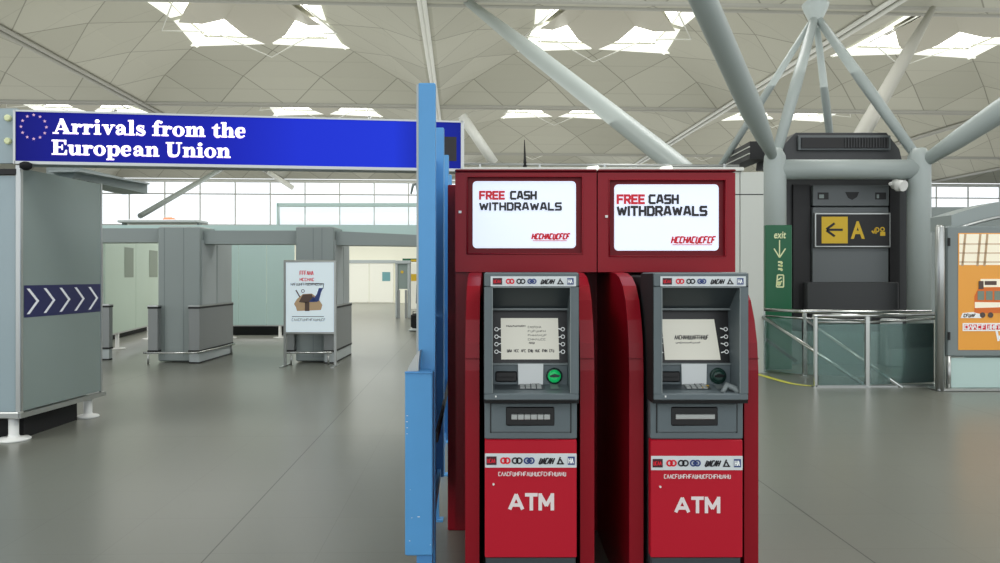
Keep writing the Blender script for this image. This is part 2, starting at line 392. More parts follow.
# slab-serif letters, unit cap height: ('r',x0,y0,x1,y1) rect; ('p',pts) polygon; ('s',pts,widths) stroke; ('o',cx,cy,rx,ry,ix,iy) bowl; ('d',cx,cy,r)
S_ = .09
def stem(x, top, w=.22, sl=.08, sr=.09, topserif=True, bot=True):
    L = [('r', x, 0, x+w, top)]
    if bot: L.append(('r', x-sl, 0, x+w+sr, S_))
    if topserif: L.append(('r', x-sl, top-S_, x+w-.02, top))
    return L
GLYPH = {
 'A': (.98, [('p', [(.08, 0), (.18, 0), (.52, .93), (.44, 1), (.40, .95)]), ('p', [(.36, 1), (.56, 1), (.92, 0), (.64, 0)]), ('r', .24, .27, .70, .36), ('r', 0, 0, .32, S_), ('r', .54, 0, 1.0, S_)]),
 'E': (.86, [('r', .1, 0, .34, 1), ('r', 0, .91, .78, 1), ('r', 0, 0, .82, .09), ('r', .3, .46, .6, .55), ('p', [(.7, .68), (.78, .68), (.78, 1), (.62, 1)]), ('p', [(.62, 0), (.82, 0), (.82, .33), (.74, .33)]), ('r', .53, .34, .6, .68)]),
 'U': (.94, [('r', .1, .3, .34, 1), ('r', 0, .91, .46, 1), ('r', .68, .3, .78, 1), ('r', .56, .91, .9, 1), ('s', [(.22, .36), (.25, .14), (.44, .06), (.64, .12), (.73, .36)], [.24, .22, .14, .12, .1])]),
 'r': (.60, stem(.08, .68)+[('s', [(.26, .42), (.36, .58), (.46, .62)], [.1, .13, .12]), ('d', .49, .56, .105)]),
 'i': (.42, stem(.08, .68)+[('d', .18, .89, .125)]),
 'v': (.70, [('p', [(.06, .68), (.30, .68), (.46, .2), (.36, 0), (.30, 0)]), ('p', [(.30, 0), (.38, 0), (.64, .68), (.54, .68), (.36, .2)]), ('r', 0, .6, .36, .68), ('r', .45, .6, .72, .68)]),
 'a': (.70, [('r', .36, .06, .57, .52), ('s', [(.12, .50), (.2, .63), (.36, .64), (.46, .5)], [.12, .1, .12, .2]), ('d', .14, .50, .09), ('s', [(.46, .39), (.24, .34), (.13, .2), (.2, .07), (.42, .11)], [.08, .1, .17, .13, .08]), ('r', .5, 0, .69, S_)]),
 'l': (.41, stem(.08, 1.02)),
 's': (.56, [('s', [(.44, .54), (.30, .64), (.14, .58), (.14, .44), (.30, .34), (.45, .24), (.42, .08), (.26, .035), (.08, .13)], [.08, .09, .13, .17, .2, .17, .13, .09, .08]), ('r', .40, .46, .46, .68), ('r', .04, 0, .10, .22)]),
 'f': (.50, [('r', .11, 0, .33, .82), ('r', 0, 0, .44, S_), ('r', 0, .59, .46, .68), ('s', [(.22, .78), (.28, .95), (.42, .98)], [.22, .14, .09]), ('d', .47, .92, .09)]),
 'o': (.70, [('o', .33, .34, .33, .36, .12, .28)]),
 'm': (1.12, stem(.08, .68)+stem(.44, .50, topserif=False, sl=.05, sr=.05)+stem(.80, .50, topserif=False, sl=.05, sr=.09)+[('s', [(.28, .5), (.38, .62), (.5, .62), (.55, .48)], [.08, .1, .14, .22]), ('s', [(.64, .5), (.74, .62), (.86, .62), (.91, .48)], [.08, .1, .14, .22])]),
 'n': (.78, stem(.08, .68, sr=.06)+stem(.46, .50, topserif=False, sl=.05)+[('s', [(.28, .5), (.39, .62), (.52, .62), (.57, .48)], [.08, .1, .14, .22])]),
 'h': (.78, stem(.08, 1.02, sr=.06)+stem(.46, .50, topserif=False, sl=.05)+[('s', [(.28, .5), (.39, .62), (.52, .62), (.57, .48)], [.08, .1, .14, .22])]),
 'u': (.78, [('r', .08, .2, .30, .68), ('r', 0, .59, .28, .68), ('r', .46, 0, .68, .68), ('r', .38, .59, .66, .68), ('r', .6, 0, .76, S_), ('s', [(.19, .24), (.23, .08), (.36, .05), (.48, .16)], [.22, .15, .1, .08])]),
 'p': (.76, [('r', .08, -.3, .30, .68), ('r', 0, .59, .28, .68), ('r', 0, -.3, .42, -.21), ('s', [(.26, .54), (.42, .64), (.58, .56), (.62, .34), (.56, .10), (.42, .03), (.26, .12)], [.08, .1, .18, .22, .18, .1, .08])]),
 'e': (.66, [('s', [(.5, .38), (.47, .58), (.33, .66), (.17, .56), (.12, .34), (.18, .12), (.34, .03), (.54, .14)], [.16, .15, .1, .19, .24, .19, .1, .07]), ('r', .14, .32, .57, .39)]),
 't': (.50, [('p', [(.11, .66), (.33, .66), (.33, .9), (.24, .9), (.11, .7)]), ('r', .11, .12, .33, .7), ('r', 0, .59, .46, .68), ('s', [(.22, .16), (.28, .05), (.40, .04), (.49, .12)], [.22, .15, .1, .07])]),
 ' ': (.34, []),
}
def serif(mb, face, txt, a0, b0, capw, caph, d=.006):
    x = a0
    T = lambda u, v: (x+u*capw, b0+v*caph)
    for ch in txt:
        adv, prims = GLYPH[ch]
        for g in prims:
            if g[0] == 'r': face.poly(mb, [T(g[1], g[2]), T(g[3], g[2]), T(g[3], g[4]), T(g[1], g[4])], d)
            elif g[0] == 'p': face.poly(mb, [T(*p) for p in g[1]], d)
            elif g[0] == 'd': face.disc(mb, *T(g[1], g[2]), g[3]*capw, d, 14, g[3]*caph)
            elif g[0] == 's': face.stroke(mb, [T(*p) for p in g[1]], [w*capw for w in g[2]], d, 5)
            elif g[0] == 'o':
                n = 24; _, cx, cy, rx, ry, ix, iy = g
                for k in range(n):
                    t0, t1 = 2*math.pi*k/n, 2*math.pi*(k+1)/n
                    face.poly(mb, [T(cx+rx*math.cos(t0), cy+ry*math.sin(t0)), T(cx+rx*math.cos(t1), cy+ry*math.sin(t1)), T(cx+ix*math.cos(t1), cy+iy*math.sin(t1)), T(cx+ix*math.cos(t0), cy+iy*math.sin(t0))], d)
        x += adv*capw
    return x

# ------------------------------------------------------------------ SETTING: floor, roof, far walls
b = MB(); b.box(-70, 80, -12, 90, -.1, 0)
struct(b.build('floor', 'floor', loc=(0, 0, 0)), 'pale grey polished tile floor of the airport hall', 'floor')

YAW = math.radians(3.0)
PIV = Vector((0, 29, 0))
def rot(x, y, z):
    dx, dy = x-PIV.x, y-PIV.y
    return (PIV.x+dx*math.cos(YAW)-dy*math.sin(YAW), PIV.y+dx*math.sin(YAW)+dy*math.cos(YAW), z)
BX = [-57, -39, -21, -3, 15, 33, 51, 69]
BY = [-7, 11, 29, 47, 65, 83]
PROF = [(0, 12.0), (.35, 12.02), (2.2, 13.15), (4.4, 14.0), (5.9, 14.5), (8.5, 15.9)]
ceil = MB()
def dome_ring(cx, cy, d): return [(cx-9+d, cy-9+d), (cx+9-d, cy-9+d), (cx+9-d, cy+9-d), (cx-9+d, cy+9-d)]
for i in range(len(BX)-1):
    for j in range(len(BY)-1):
        cx, cy = BX[i]+9, BY[j]+9
        rings = [[rot(x, y, z) for x, y in dome_ring(cx, cy, d)] for d, z in PROF]
        vs = [p for r in rings for p in r]; fs = []
        for a in range(len(PROF)-1):
            for k in range(4):
                fs.append((a*4+k, a*4+(k+1) % 4, (a+1)*4+(k+1) % 4, (a+1)*4+k))
        fs.append(tuple(5*4+k for k in range(4)))
        ceil.add(vs, fs)
co = ceil.build('ceiling', 'ceil', loc=rot(0, 29, 12)); 
# put the panel joints in the roof's own directions
co.rotation_euler = (0, 0, YAW)
for v in co.data.vertices:
    x, y = v.co.x, v.co.y
    v.co.x = x*math.cos(-YAW)-y*math.sin(-YAW); v.co.y = x*math.sin(-YAW)+y*math.cos(-YAW)
struct(co, 'vaulted roof of pale diamond panelled domes over the hall', 'ceiling')

# roof edge tubes along the bay lines
k = 1
for i, x in enumerate(BX[1:-1]):
    b = MB()
    for o in ((-.09, .09) if x == -3 else (-.2, .2)): b.tube([rot(x+o, -7, 11.9), rot(x+o, 83, 11.9)], .1, 10)
    b.box(0, 0.001, 0, .001, 11.9, 11.901) if False else None
    struct(b.build('trim_%d' % k, 'tubew' if x in (-3, 15) else 'tubed'), 'twin tube running along a roof bay line away from the camera', 'roof tube'); k += 1
for y in BY[1:-1]:
    b = MB()
    for o in (-.3, .3): b.tube([rot(-57, y+o, 12.03), rot(69, y+o, 12.03)], .11, 10)
    struct(b.build('trim_%d' % k, 'tubed'), 'twin tube running across the hall under a roof bay line', 'roof tube'); k += 1

# skylights of the bays in view
def fz(d):
    for (d0, z0), (d1, z1) in zip(PROF, PROF[1:]):
        if d <= d1: return z0+(z1-z0)*(d-d0)/(d1-d0)
    return PROF[-1][1]
def skylight(cx, cy, label, group=None):
    root = thing('skylight', label, 'skylight', rot(cx, cy, 13.9), group)
    for s in range(4):
        a = s*math.pi/2
        def P(u, d, dz=-.08):                      # u along the side, d in from the eave
            x, y = u, 9-d
            X = x*math.cos(a)-y*math.sin(a); Y = x*math.sin(a)+y*math.cos(a)
            return rot(cx+X, cy+Y, fz(d)+dz)
        for sg in (-1, 1):
            g = MB(); q = [P(sg*.15, 5.75), P(sg*3.8, 5.9), P(sg*4.4, 6.7), P(sg*3.6, 7.7), P(sg*2.5, 7.5)]
            g.add(q, [(0, 1, 2, 3, 4)]); g.build('pane', 'skylight', root)
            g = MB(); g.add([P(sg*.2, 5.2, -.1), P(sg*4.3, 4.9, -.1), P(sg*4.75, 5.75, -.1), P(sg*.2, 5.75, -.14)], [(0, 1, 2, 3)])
            g.build('glow_band', 'skyveil', root)  # glow below the panes, painted as a self-lit band
        g = MB(); g.add([P(0, 5.5, -.35), P(1.1, 6.3, -.4), P(2.6, 8.1, -.3), P(-2.6, 8.1, -.3), P(-1.1, 6.3, -.4)], [(0, 1, 2, 3, 4)]); g.build('reflector_panel', 'reflector', root)
        g = MB(); g.tube([P(-2.4, 6.2, -.3), P(0, 4.7, -.5), P(2.4, 6.2, -.3)], .035, 6); g.build('hanger_tube', 'tubew', root)
names = {38: 'large bright skylight cluster in the nearest roof dome', 56: 'skylight cluster in the second row of roof domes', 74: 'faint skylight cluster in the farthest dome row'}
cols = {-30: 'far left of the hall', -12: 'above the arrivals sign', 6: 'above the red kiosks', 24: 'above the lift tower', 42: 'far right of the hall', -48: 'outermost on the left'}
for cy in (38, 56, 74):
    for cx in ((-12, 6, 24) if cy == 38 else (-30, -12, 6, 24) if cy == 56 else (-48, -30, -12, 6, 24, 42)):
        skylight(cx, cy, names[cy]+', '+cols[cx])

# far end wall with its window band
WY = 83.0
def far(x, z, off=0): return rot(x, WY+off, z)
b = MB(); b.add([far(-57, 0), far(69, 0), far(69, 6.9), far(-57, 6.9)], [(0, 1, 2, 3)])
struct(b.build('wall_back', 'wood'), 'pale far end wall under the long window band', 'wall')
win = MB(); win.tube([far(-57, 6.9), far(69, 6.9)], .12, 6); win.tube([far(-57, 11.75), far(69, 11.75)], .2, 6)
wf = win.build('window_1', 'tubew'); struct(wf, 'long bright window band at the far end of the hall', 'window')
for n_, x in enumerate([v*3.75-56 for v in range(34)]):
    g = MB(); g.bar(far(x, 6.9), far(x, 11.75), .12, .12); g.build('mullion', 'tubew', wf)
g = MB(); g.bar(far(-57, 10.3), far(69, 10.3), .12, .12); g.build('transom', 'tubed', wf)
g = MB(); g.add([far(-57, 6.9, .1), far(69, 6.9, .1), far(69, 11.75, .1), far(-57, 11.75, .1)], [(0, 1, 2, 3)]); g.build('pane', 'glassc', wf)
# fascia between window head and roof
# ------------------------------------------------------------------ roof support tree on the right
A = Vector((5.13, 14.0, 0)); B_ = Vector((7.82, 14.0, 0)); Cc = Vector((4.72, 16.6, 0)); D = Vector((7.55, 16.9, 0))
tree = thing('roof_support_tree', 'pale grey steel roof support of four columns with spreading struts, around the dark lift tower', 'roof support', (6.3, 15.4, 0))
TZ = 3.65
def column(p, nm='column'):
    b = MB(); b.lathe((p.x, p.y, 0), [(.205, 0), (.205, 3.55), (.19, 3.72), (.12, 3.86)], 28); return b.build(nm, 'tube', tree)
for p in (A, B_, Cc, D): column(p)
def strut(p, q, r0, r, nm='strut', frac=.16, m='tube'):
    p, q = Vector(p), Vector(q); b = MB()
    b.tube([p, p+(q-p)*frac*.5, p+(q-p)*frac, p+(q-p)*.6, q], [r0, (r0+r)*.55, r, r, r*.6], 20); return b.build(nm, m, tree)
strut((A.x, A.y, 3.62), (-3.69, 2.24, 12.0), .07, .20, frac=.09)
strut((B_.x, B_.y, 3.55), (16.6, 2.3, 12.0), .10, .20, frac=.09)
strut((Cc.x, Cc.y, 3.3), (-1.3, 29, 12.1), .2, .26)
strut((D.x, D.y, 3.6), (16.9, 29.3, 11.9), .16, .2, m='tubed')
hub = Vector((6.52, 15.5, 6.87))
for p, r in ((A, .10), (B_, .095), (Cc, .07), (D, .075)):
    b = MB(); b.tube([(p.x, p.y, TZ), tuple(Vector((p.x, p.y, TZ)).lerp(hub, .5)), hub], [r*.9, r*1.15, r*.8], 14); b.build('inner_strut', 'tube', tree)
b = MB(); b.lathe(tuple(hub), [(.06, -.25), (.16, -.05), (.24, .12), (.27, .22), (.14, .34), (.1, .5)], 20); b.build('hub', 'tube', tree)
b = MB(); b.tube([tuple(hub+Vector((0, 0, .4))), (hub.x, hub.y+.3, 12.1)], .06, 8); b.build('king_post', 'tube', tree)
for p, q, z, r in ((A, B_, 3.47, .185), (Cc, D, 3.47, .15), (A, Cc, 3.3, .12), (B_, D, 3.47, .12)):
    b = MB(); b.tube([(p.x, p.y, z), (q.x, q.y, z)], r, 24); b.build('tie_beam', 'tube', tree)

# far trees seen through the window band
for lab, P0, P1 in (('distant pale grey roof strut leaning right before the far windows, left of the hall', at(140, 216, 48), at(228, 165, 60)),
                    ('short distant white roof strut against the far windows, below the blue arrivals sign', at(268, 172, 60), at(293, 188, 60)),
                    ('distant thin grey strut above the white partition, beside the blue sign end', at(462, 116, 30), at(494, 163, 30))):
    b = MB(); P0, P1 = Vector(P0), Vector(P1)
    b.tube([P0, P1], .18 if 'leaning' in lab else .2, 10)
    tag(b.build('roof_strut', 'tube' if 'leaning' in lab else 'tubew'), lab, 'roof strut')

# ------------------------------------------------------------------ dark lift tower between the columns
lt = thing('lift_tower', 'charcoal lift tower with grey front panel standing between the pale roof columns', 'lift', (6.5, 15.4, 0))
Yl = 14.45
def fx(px, d=Yl): return (px-500)/F*d
def fzz(py, d=Yl): return EYE+(HOR-py)/F*d
b = MB(); b.box(fx(787), fx(913), Yl+.15, Yl+2, 0, fzz(172), .03); b.build('shaft', 'liftdark', lt)
b = MB(); b.box(fx(795), fx(812), Yl+.08, Yl+.15, fzz(316), fzz(184)); b.build('recess_panel', 'liftblack', lt)
b = MB(); b.box(fx(892), fx(902), Yl+.08, Yl+.15, fzz(316), fzz(184)); b.build('recess_panel', 'liftblack', lt)
b = MB(); b.box(fx(813), fx(889), Yl+.02, Yl+.15, fzz(283), fzz(207), .01); b.build('front_panel', 'liftgrey', lt)
b = MB(); b.box(fx(813), fx(889), Yl, Yl+.15, fzz(206), fzz(185), .01); b.build('header_panel', 'liftgrey', lt)
b = MB(); b.box(fx(805), fx(896), Yl-.1, Yl+.15, fzz(313), fzz(282), .02); b.build('lower_panel', 'liftdark', lt)
fc = Face((0, Yl, 0))
b = MB(); fc.poly(b, [(fx(845), fzz(192)), (fx(859), fzz(192)), (fx(857), fzz(197)), (fx(852), fzz(200)), (fx(848), fzz(198))], .004); b.build('lamp_slot', 'liftblack', lt)
for x0, x1, gm in ((817.5, 828.5, .6), (875, 886, .3)):
    b = MB(); fc.rect(b, fx(x0), fzz(199.5), fx(x1), fzz(192.5), .004); w = b.build('spy_window', 'liftblack', lt)
    b = MB(); fc.rect(b, fx(x0+1.5), fzz(198.3), fx(x0+1.5+(x1-x0-3)*gm), fzz(194.5), .007); b.build('pane', 'frost', w)
# roof plant over the lift
ac = thing('air_handling_unit', 'black louvred ventilation unit on top of the dark lift tower', 'ventilation unit', (6.5, 15.2, 3.72))
b = MB(); x0, x1 = fx(786), fx(906)
b.prism([(x0, 3.74), (x1, 3.74), (x1-.05, 3.95), (x1-.3, 4.27), (x0+.25, 4.27), (x0+.03, 4.05)], lambda a, c, d: (a, d, c), Yl+.15, Yl+1.7); b.build('casing', 'liftdark', ac)
b = MB(); b.box(fx(800), fx(893), Yl+.08, Yl+.15, fzz(149.5), fzz(134.5), .01); g_ = b.build('grille_frame', 'liftgrey', ac)
b = MB(); b.box(fx(803), fx(890), Yl+.05, Yl+.1, fzz(147.5), fzz(137)); 
b.build('louvre', 'liftblack', g_)
b = MB()
for i in range(16): b.box(fx(846+i*2.8), fx(846.7+i*2.8), Yl+.03, Yl+.05, fzz(147), fzz(137.5))
b.build('fins', 'liftdark', g_)
duct = thing('ventilation_duct', 'black slatted duct with two white stripes, left of the lift tower top', 'duct', (5.4, 16, 3.9))
p, q = at(759, 150, 14.6), at(731, 163, 17.5)
b = MB(); b.bar(p, q, .35, .34); b.build('casing', 'liftblack', duct)
for dz in (.06, -.07):
    b = MB(); b.bar((p[0]-.19, p[1]-.02, p[2]+dz), (q[0]-.19, q[1], q[2]+dz), .02, .02); b.build('stripe', 'tubew', duct)

# gate direction sign on the tower
gs = thing('gate_sign', 'dark overhead gate sign with yellow left arrow square and letter A, on the lift tower', 'sign', (fx(851), Yl-.05, fzz(247)))
ys = Yl-.06
b = MB(); b.box(fx(813.5), fx(889), ys, Yl-.002, fzz(247.5), fzz(213), .01); b.build('frame', 'silver', gs)
b = MB(); b.box(fx(815), fx(887.6), ys-.01, ys+.01, fzz(246), fzz(214.5)); b.build('panel', 'liftblack', gs)
fc = Face((0, ys-.01, 0))
b = MB(); fc.rect(b, fx(820), fzz(243.5), fx(846), fzz(217), .003); yp = b.build('arrow_square', 'yellow', gs)
b = MB(); c = fzz(230)
fc.line(b, (fx(825.5), c), (fx(841), c), .045, .006); fc.line(b, (fx(824.7), c-.01), (fx(833), fzz(236.5)), .045, .006); fc.line(b, (fx(824.7), c+.01), (fx(833), fzz(223.5)), .045, .006)
b.build('arrow', 'printdark', yp)
b = MB(); put_text(b, fc, 'A', fx(849), fzz(239), fx(863), fzz(221.5), .03); b.build('letter', 'yellow', gs)
b = MB(); X = lambda p_: fx(p_)
fc.line(b, (X(870), fzz(231)), (X(872), fzz(233.5)), .03); fc.line(b, (X(872), fzz(233.5)), (X(873), fzz(230)), .03); fc.ring(b, X(875), fzz(230), .05, .02); fc.line(b, (X(874), fzz(228)), (X(874), fzz(234)), .025)
fc.ring(b, X(880.5), fzz(229.5), .045, .02); fc.rect(b, X(878.3), fzz(236), X(883.3), fzz(232)); b.build('pictogram', 'yellow', gs)
# cctv
cam_ = thing('security_camera', 'white bullet security camera beside the right roof column', 'camera', (fx(897, 14.2), 14.1, fzz(190, 14.2)))
p = at(903, 180, 14.0); 
b = MB(); b.tube([at(905, 181, 14.0), at(893, 183, 13.9), at(890, 184, 13.85)], [.03, .035, .03], 10); b.build('arm', 'white', cam_)
b = MB(); b.tube([at(894, 184, 13.9), at(904, 186, 13.7)], [.09, .10], 16); b.build('housing', 'white', cam_)
b = MB(); b.lathe(at(899, 191, 13.8), [(.05, 0), (.09, .04), (.09, .1), (.04, .14)], 14); b.build('base', 'white', cam_)

# ------------------------------------------------------------------ long white partition behind the kiosks
PY = 11.5
pt = thing('partition', 'long off white office partition behind the red kiosks, right end beside the green sign', 'partition', (fx(620, PY), PY, 0))
xs = [fx(v, PY) for v in (463, 520, 577, 634, 691, 740, 764)]
ztop = fzz(172, PY); zs = fzz(194.5, PY)
for a, c in zip(xs, xs[1:]):
    b = MB(); b.box(a+.006, c-.006, PY, PY+.12, .0, zs-.008); b.box(a+.006, c-.006, PY, PY+.12, zs+.008, ztop); b.build('panel', 'partition', pt)
b = MB(); b.box(xs[0]+.01, xs[-1]-.01, PY+.02, PY+.1, 0, ztop-.01); b.build('core', 'gasket', pt)
b = MB(); b.box(xs[0]-.02, xs[-2]+.05, PY-.04, PY+.16, ztop+.01, ztop+.07, .01); b.build('top_rail', 'tubew', pt)
b = MB(); b.tube([(xs[0], PY+.05, ztop+.13), (xs[-2], PY+.05, ztop+.10)], .022, 8); 
for v in (480, 540, 605, 667, 725): b.box(fx(v, PY)-.015, fx(v, PY)+.015, PY+.03, PY+.07, ztop+.05, ztop+.13)
b.build('cable_rail', 'silver', pt)
for px, lab in ((667, 'small bright spotlight on the partition rail above the right red kiosk'), (594, 'small spotlight on the partition rail above the gap between the two red kiosks')):
    sp = thing('spotlight', lab, 'spotlight', (fx(px, PY), PY, ztop+.07))
    b = MB(); b.tube([(fx(px, PY), PY-.02, ztop+.07), (fx(px, PY), PY-.02, ztop+.02)], .015, 8); b.build('bracket', 'silver', sp)
    b = MB(); b.tube([(fx(px, PY)-.1, PY-.1, ztop+.02), (fx(px, PY)+.06, PY-.04, ztop+.06)], [.05, .035], 12); b.build('lamp_head', 'skyveil', sp)
b = MB(); b.tube([(fx(525, PY), PY+.05, ztop+.07), (fx(525, PY), PY+.05, ztop+.2), (fx(524.5, PY), PY+.05, ztop+.5)], [.035, .02, .006], 8)
tag(b.build('aerial', 'gasket'), 'thin dark aerial spike standing on the partition top, above the left red kiosk', 'aerial')

# ------------------------------------------------------------------ green exit board
GY = 11.9
ge = thing('exit_board', 'tall green exit board with white down arrow, left of the lift tower', 'sign', (fx(779, GY), GY, 0))
b = MB(); b.box(fx(765.5, GY), fx(792, GY), GY, GY+.2, 0, fzz(225, GY), .01); b.build('board', 'greensign', ge)
fc = Face((0, GY, 0)); gx = lambda v: fx(v, GY); gz = lambda v: fzz(v, GY)
b = MB(); put_text(b, fc, 'exit', gx(774), gz(238.5), gx(786), gz(231.5), .02, .2); b.build('lettering', 'creamprint', ge)
b = MB(); fc.line(b, (gx(779.5), gz(240)), (gx(779.5), gz(257)), .018); fc.line(b, (gx(779.5), gz(257.5)), (gx(774), gz(248.5)), .02); fc.line(b, (gx(779.5), gz(257.5)), (gx(785.5), gz(248.5)), .02); b.build('arrow', 'creamprint', ge)
b = MB()
for i, y in enumerate((262, 265, 269)): fc.line(b, (gx(778), gz(y)), (gx(782), gz(y+(i % 2))), .03); fc.disc(b, gx(781.5), gz(y+.8), .02)
b.build('pictogram', 'creamprint', ge)
b = MB()
for p, q in (((776.5, 287), (783.5, 287)), ((783.5, 287), (783.5, 275)), ((783.5, 275), (777.5, 275)), ((777.5, 275), (776.5, 287)), ((778, 284), (782, 281)), ((778, 280), (781.5, 277.5))): fc.line(b, (gx(p[0]), gz(p[1])), (gx(q[0]), gz(q[1])), .022)
fc.disc(b, gx(779), gz(283.5), .035); b.build('pictogram', 'creamprint', ge)

# ------------------------------------------------------------------ stair railing with glass
rl = thing('stair_railing', 'tubular steel railing with teal glass panels around the stairwell in front of the lift', 'railing', (5.1, 10.8, 0))
def post(px, d, zt, r=.024, w=None):
    x = fx(px, d); b = MB(); b.box(x-r, x+r, d-r, d+r, 0, zt, .004); b.box(x-r*2, x+r*2, d-r*2, d+r*2, 0, .012); b.build('post', 'chrome', rl); return (x, d)
zt = .965
f1 = post(815.5, 10.0, .955, .02); f2 = post(867, 10.05, .95, .026); f3 = post(936, 10.3, .96, .02)
b1 = post(763.5, 11.6, .96, .022); b2 = post(804.5, 11.1, .95, .024); b3 = post(869.5, 10.8, .93, .015)
def rail(pts, r, m='chrome', nm='rail'):
    b = MB(); b.tube(pts, r, 10); b.build(nm, m, rl)
rail([(f1[0]-.03, f1[1], .955), (f2[0], f2[1], .955), (f3[0], f3[1], .965)], .026)
rail([(b1[0], b1[1], .965), (b2[0], b2[1], .96), (f3[0], f3[1]+.1, .985)], .026)
rail([(f1[0], f1[1]+.06, .87), (f2[0], f2[1]+.06, .86), (f3[0], f3[1], .9)], .016)
rail([(b1[0], b1[1]+.0, .87), (b2[0], b2[1], .86), (b3[0], b3[1], .84)], .014)
rail([at(763, 317, 11.5), at(813, 350, 10.6), at(865, 386, 10.12)], .026, nm='sloping_handrail')
rail([at(806, 320, 11.1), at(860, 358, 10.5), at(903, 388.5, 10.0)], .026, nm='sloping_handrail')
rail([at(764, 338, 11.8), at(796, 361, 11.3)], .03, 'gasket', 'lower_handrail')
rail([at(803, 322, 11.1), (fx(804, 11.1), 11.12, .5)], .02, 'gasket', 'bracket')
def pane(p, q, z0, z1, m='glass'):
    b = MB(); d = Vector((q[0]-p[0], q[1]-p[1], 0)).normalized(); n = Vector((-d.y, d.x, 0))*.006
    P_ = [Vector((p[0], p[1], 0))+d*.04, Vector((q[0], q[1], 0))-d*.04]
    b.loft([[tuple(P_[0]-n+Vector((0, 0, z))), tuple(P_[1]-n+Vector((0, 0, z))), tuple(P_[1]+n+Vector((0, 0, z))), tuple(P_[0]+n+Vector((0, 0, z)))] for z in (z0, z1)])
    b.build('glass_panel', m, rl)
pane(f1, f2, .03, .84); pane(f2, f3, .03, .84); pane(b1, b2, .03, .84); pane(b2, b3, .03, .84)
b = MB(); b.box(f1[0], f2[0], 9.98, 10.02, 0, .03); b.box(f2[0], f3[0]-.02, 10.03, 10.2, 0, .02); b.build('base_channel', 'silver', rl)
# tape on the floor
p, q = at(758, 374, 11.36), at(796, 386, 10.13)
b = MB(); b.add([(3.95, 11.45, .004), (4.02, 11.52, .004), (4.10, 10.3, .004), (4.03, 10.12, .004)], [(0, 1, 2, 3)])
b = MB(); pts = [(3.86, 11.6), (3.93, 10.95), (4.02, 10.35), (4.2, 10.12)]
fl = Face((0, 0, 0), (1, 0, 0), (0, 1, 0), (0, 0, 1)); fl.stroke(b, pts, [.09]*4, .004)
tag(b.build('floor_tape', 'tape'), 'yellow warning tape stuck on the floor at the foot of the railing', 'tape')
# stairwell kit behind glass
b = MB(); b.box(fx(790, 12.6), fx(905, 12.6), 12.6, 12.7, 0, .55, .01)
tag(b.build('stair_kerb', 'frost'), 'grey green low kerb wall seen through the teal glass of the railing', 'kerb wall')
b = MB(); b.box(fx(889, 12.2), fx(903, 12.2), 12.2, 12.5, 0, .78, .02)
tag(b.build('service_box', 'greylt'), 'pale grey service box standing behind the glass railing beside the right roof column', 'box')

# ------------------------------------------------------------------ poster kiosk at the right edge
ad = thing('poster_kiosk', 'grey glazed poster kiosk with an orange bus poster at the right edge of the hall', 'poster kiosk', (6.9, 9.9, 0))
KY = 9.7
kx = lambda v: fx(v, KY); kz = lambda v: fzz(v, KY)
b = MB(); b.lathe((kx(940), KY, 0), [(.055, 0), (.055, kz(227)), (.04, kz(225))], 20); b.build('post', 'silver', ad)
b = MB(); b.lathe((kx(949.5), KY+.02, 0), [(.03, 0), (.03, kz(356))], 14); b.build('post', 'silver', ad)
b = MB(); b.box(kx(936), kx(1120), KY-.05, KY+.2, 0, .035, .01); b.build('base', 'silver', ad)
b = MB(); b.box(kx(947), kx(1100), KY, KY+.09, kz(357), kz(226), .02); cs = b.build('display_case', 'greydk', ad)
for z in (242, 336):
    b = MB(); b.box(kx(947.5), kx(949.5), KY-.02, KY, kz(z+4), kz(z-4)); b.build('hinge', 'gasket', cs)
b = MB(); fc = Face((0, KY, 0)); fc.rect(b, kx(958), kz(350), kx(1090), kz(233), .004); po = b.build('poster', 'orange', ad)
b = MB(); fc.rect(b, kx(959), kz(265), kx(1089), kz(234), .006); b.build('sky_and_reflection', 'posterlt', po)  # pale poster sky with a greyish reflection painted into it
b = MB()
for x_ in (962, 977, 984, 1003, 1012, 1030): fc.line(b, (kx(x_), kz(266)), (kx(x_+3), kz(234)), .03, .008)
for z in (244, 253, 262): fc.line(b, (kx(959), kz(z)), (kx(1089), kz(z)), .012, .008)
b.build('tower_print', 'tan', po)
# bus
b = MB(); fc.poly(b, [(kx(974), kz(313)), (kx(974), kz(296)), (kx(978), kz(288)), (kx(1035), kz(286)), (kx(1045), kz(298)), (kx(1045), kz(313))], .009); bus = b.build('bus_print', 'orangedk', po)
b = MB(); fc.poly(b, [(kx(974.3), kz(308)), (kx(974.3), kz(302)), (kx(1044), kz(303)), (kx(1044), kz(306))], .011); fc.rect(b, kx(980), kz(287), kx(1000), kz(279), .011); b.build('bus_white_band', 'posterlt', po)
b = MB()
for x_ in range(8): fc.rect(b, kx(977+x_*8.4), kz(300), kx(983.6+x_*8.4), kz(291), .012)
b.build('bus_windows', 'frostdark', po)
b = MB()
for x_ in (982, 990, 1003, 1032): fc.disc(b, kx(x_), kz(315), .036, .012)
fc.rect(b, kx(978), kz(289), kx(983), kz(281), .012); fc.rect(b, kx(984), kz(285), kx(996), kz(281), .013); b.build('bus_wheels', 'brown', po)
b = MB(); fc.poly(b, [(kx(960), kz(318)), (kx(962), kz(313)), (kx(972), kz(312)), (kx(980), kz(314)), (kx(981), kz(318))], .012); fc.rect(b, kx(962), kz(331), kx(1060), kz(323), .012)
fc.line(b, (kx(996), kz(331)), (kx(998), kz(341)), .03, .012); fc.line(b, (kx(998), kz(336)), (kx(1003), kz(342)), .03, .012); b.build('white_caption', 'softwhite', po)
b = MB()
for i in range(12): fc.rect(b, kx(963.5+i*4.6), kz(329.6), kx(967+i*4.6), kz(324.4), .014)
cp = b.build('caption_blocks', 'printred', po)
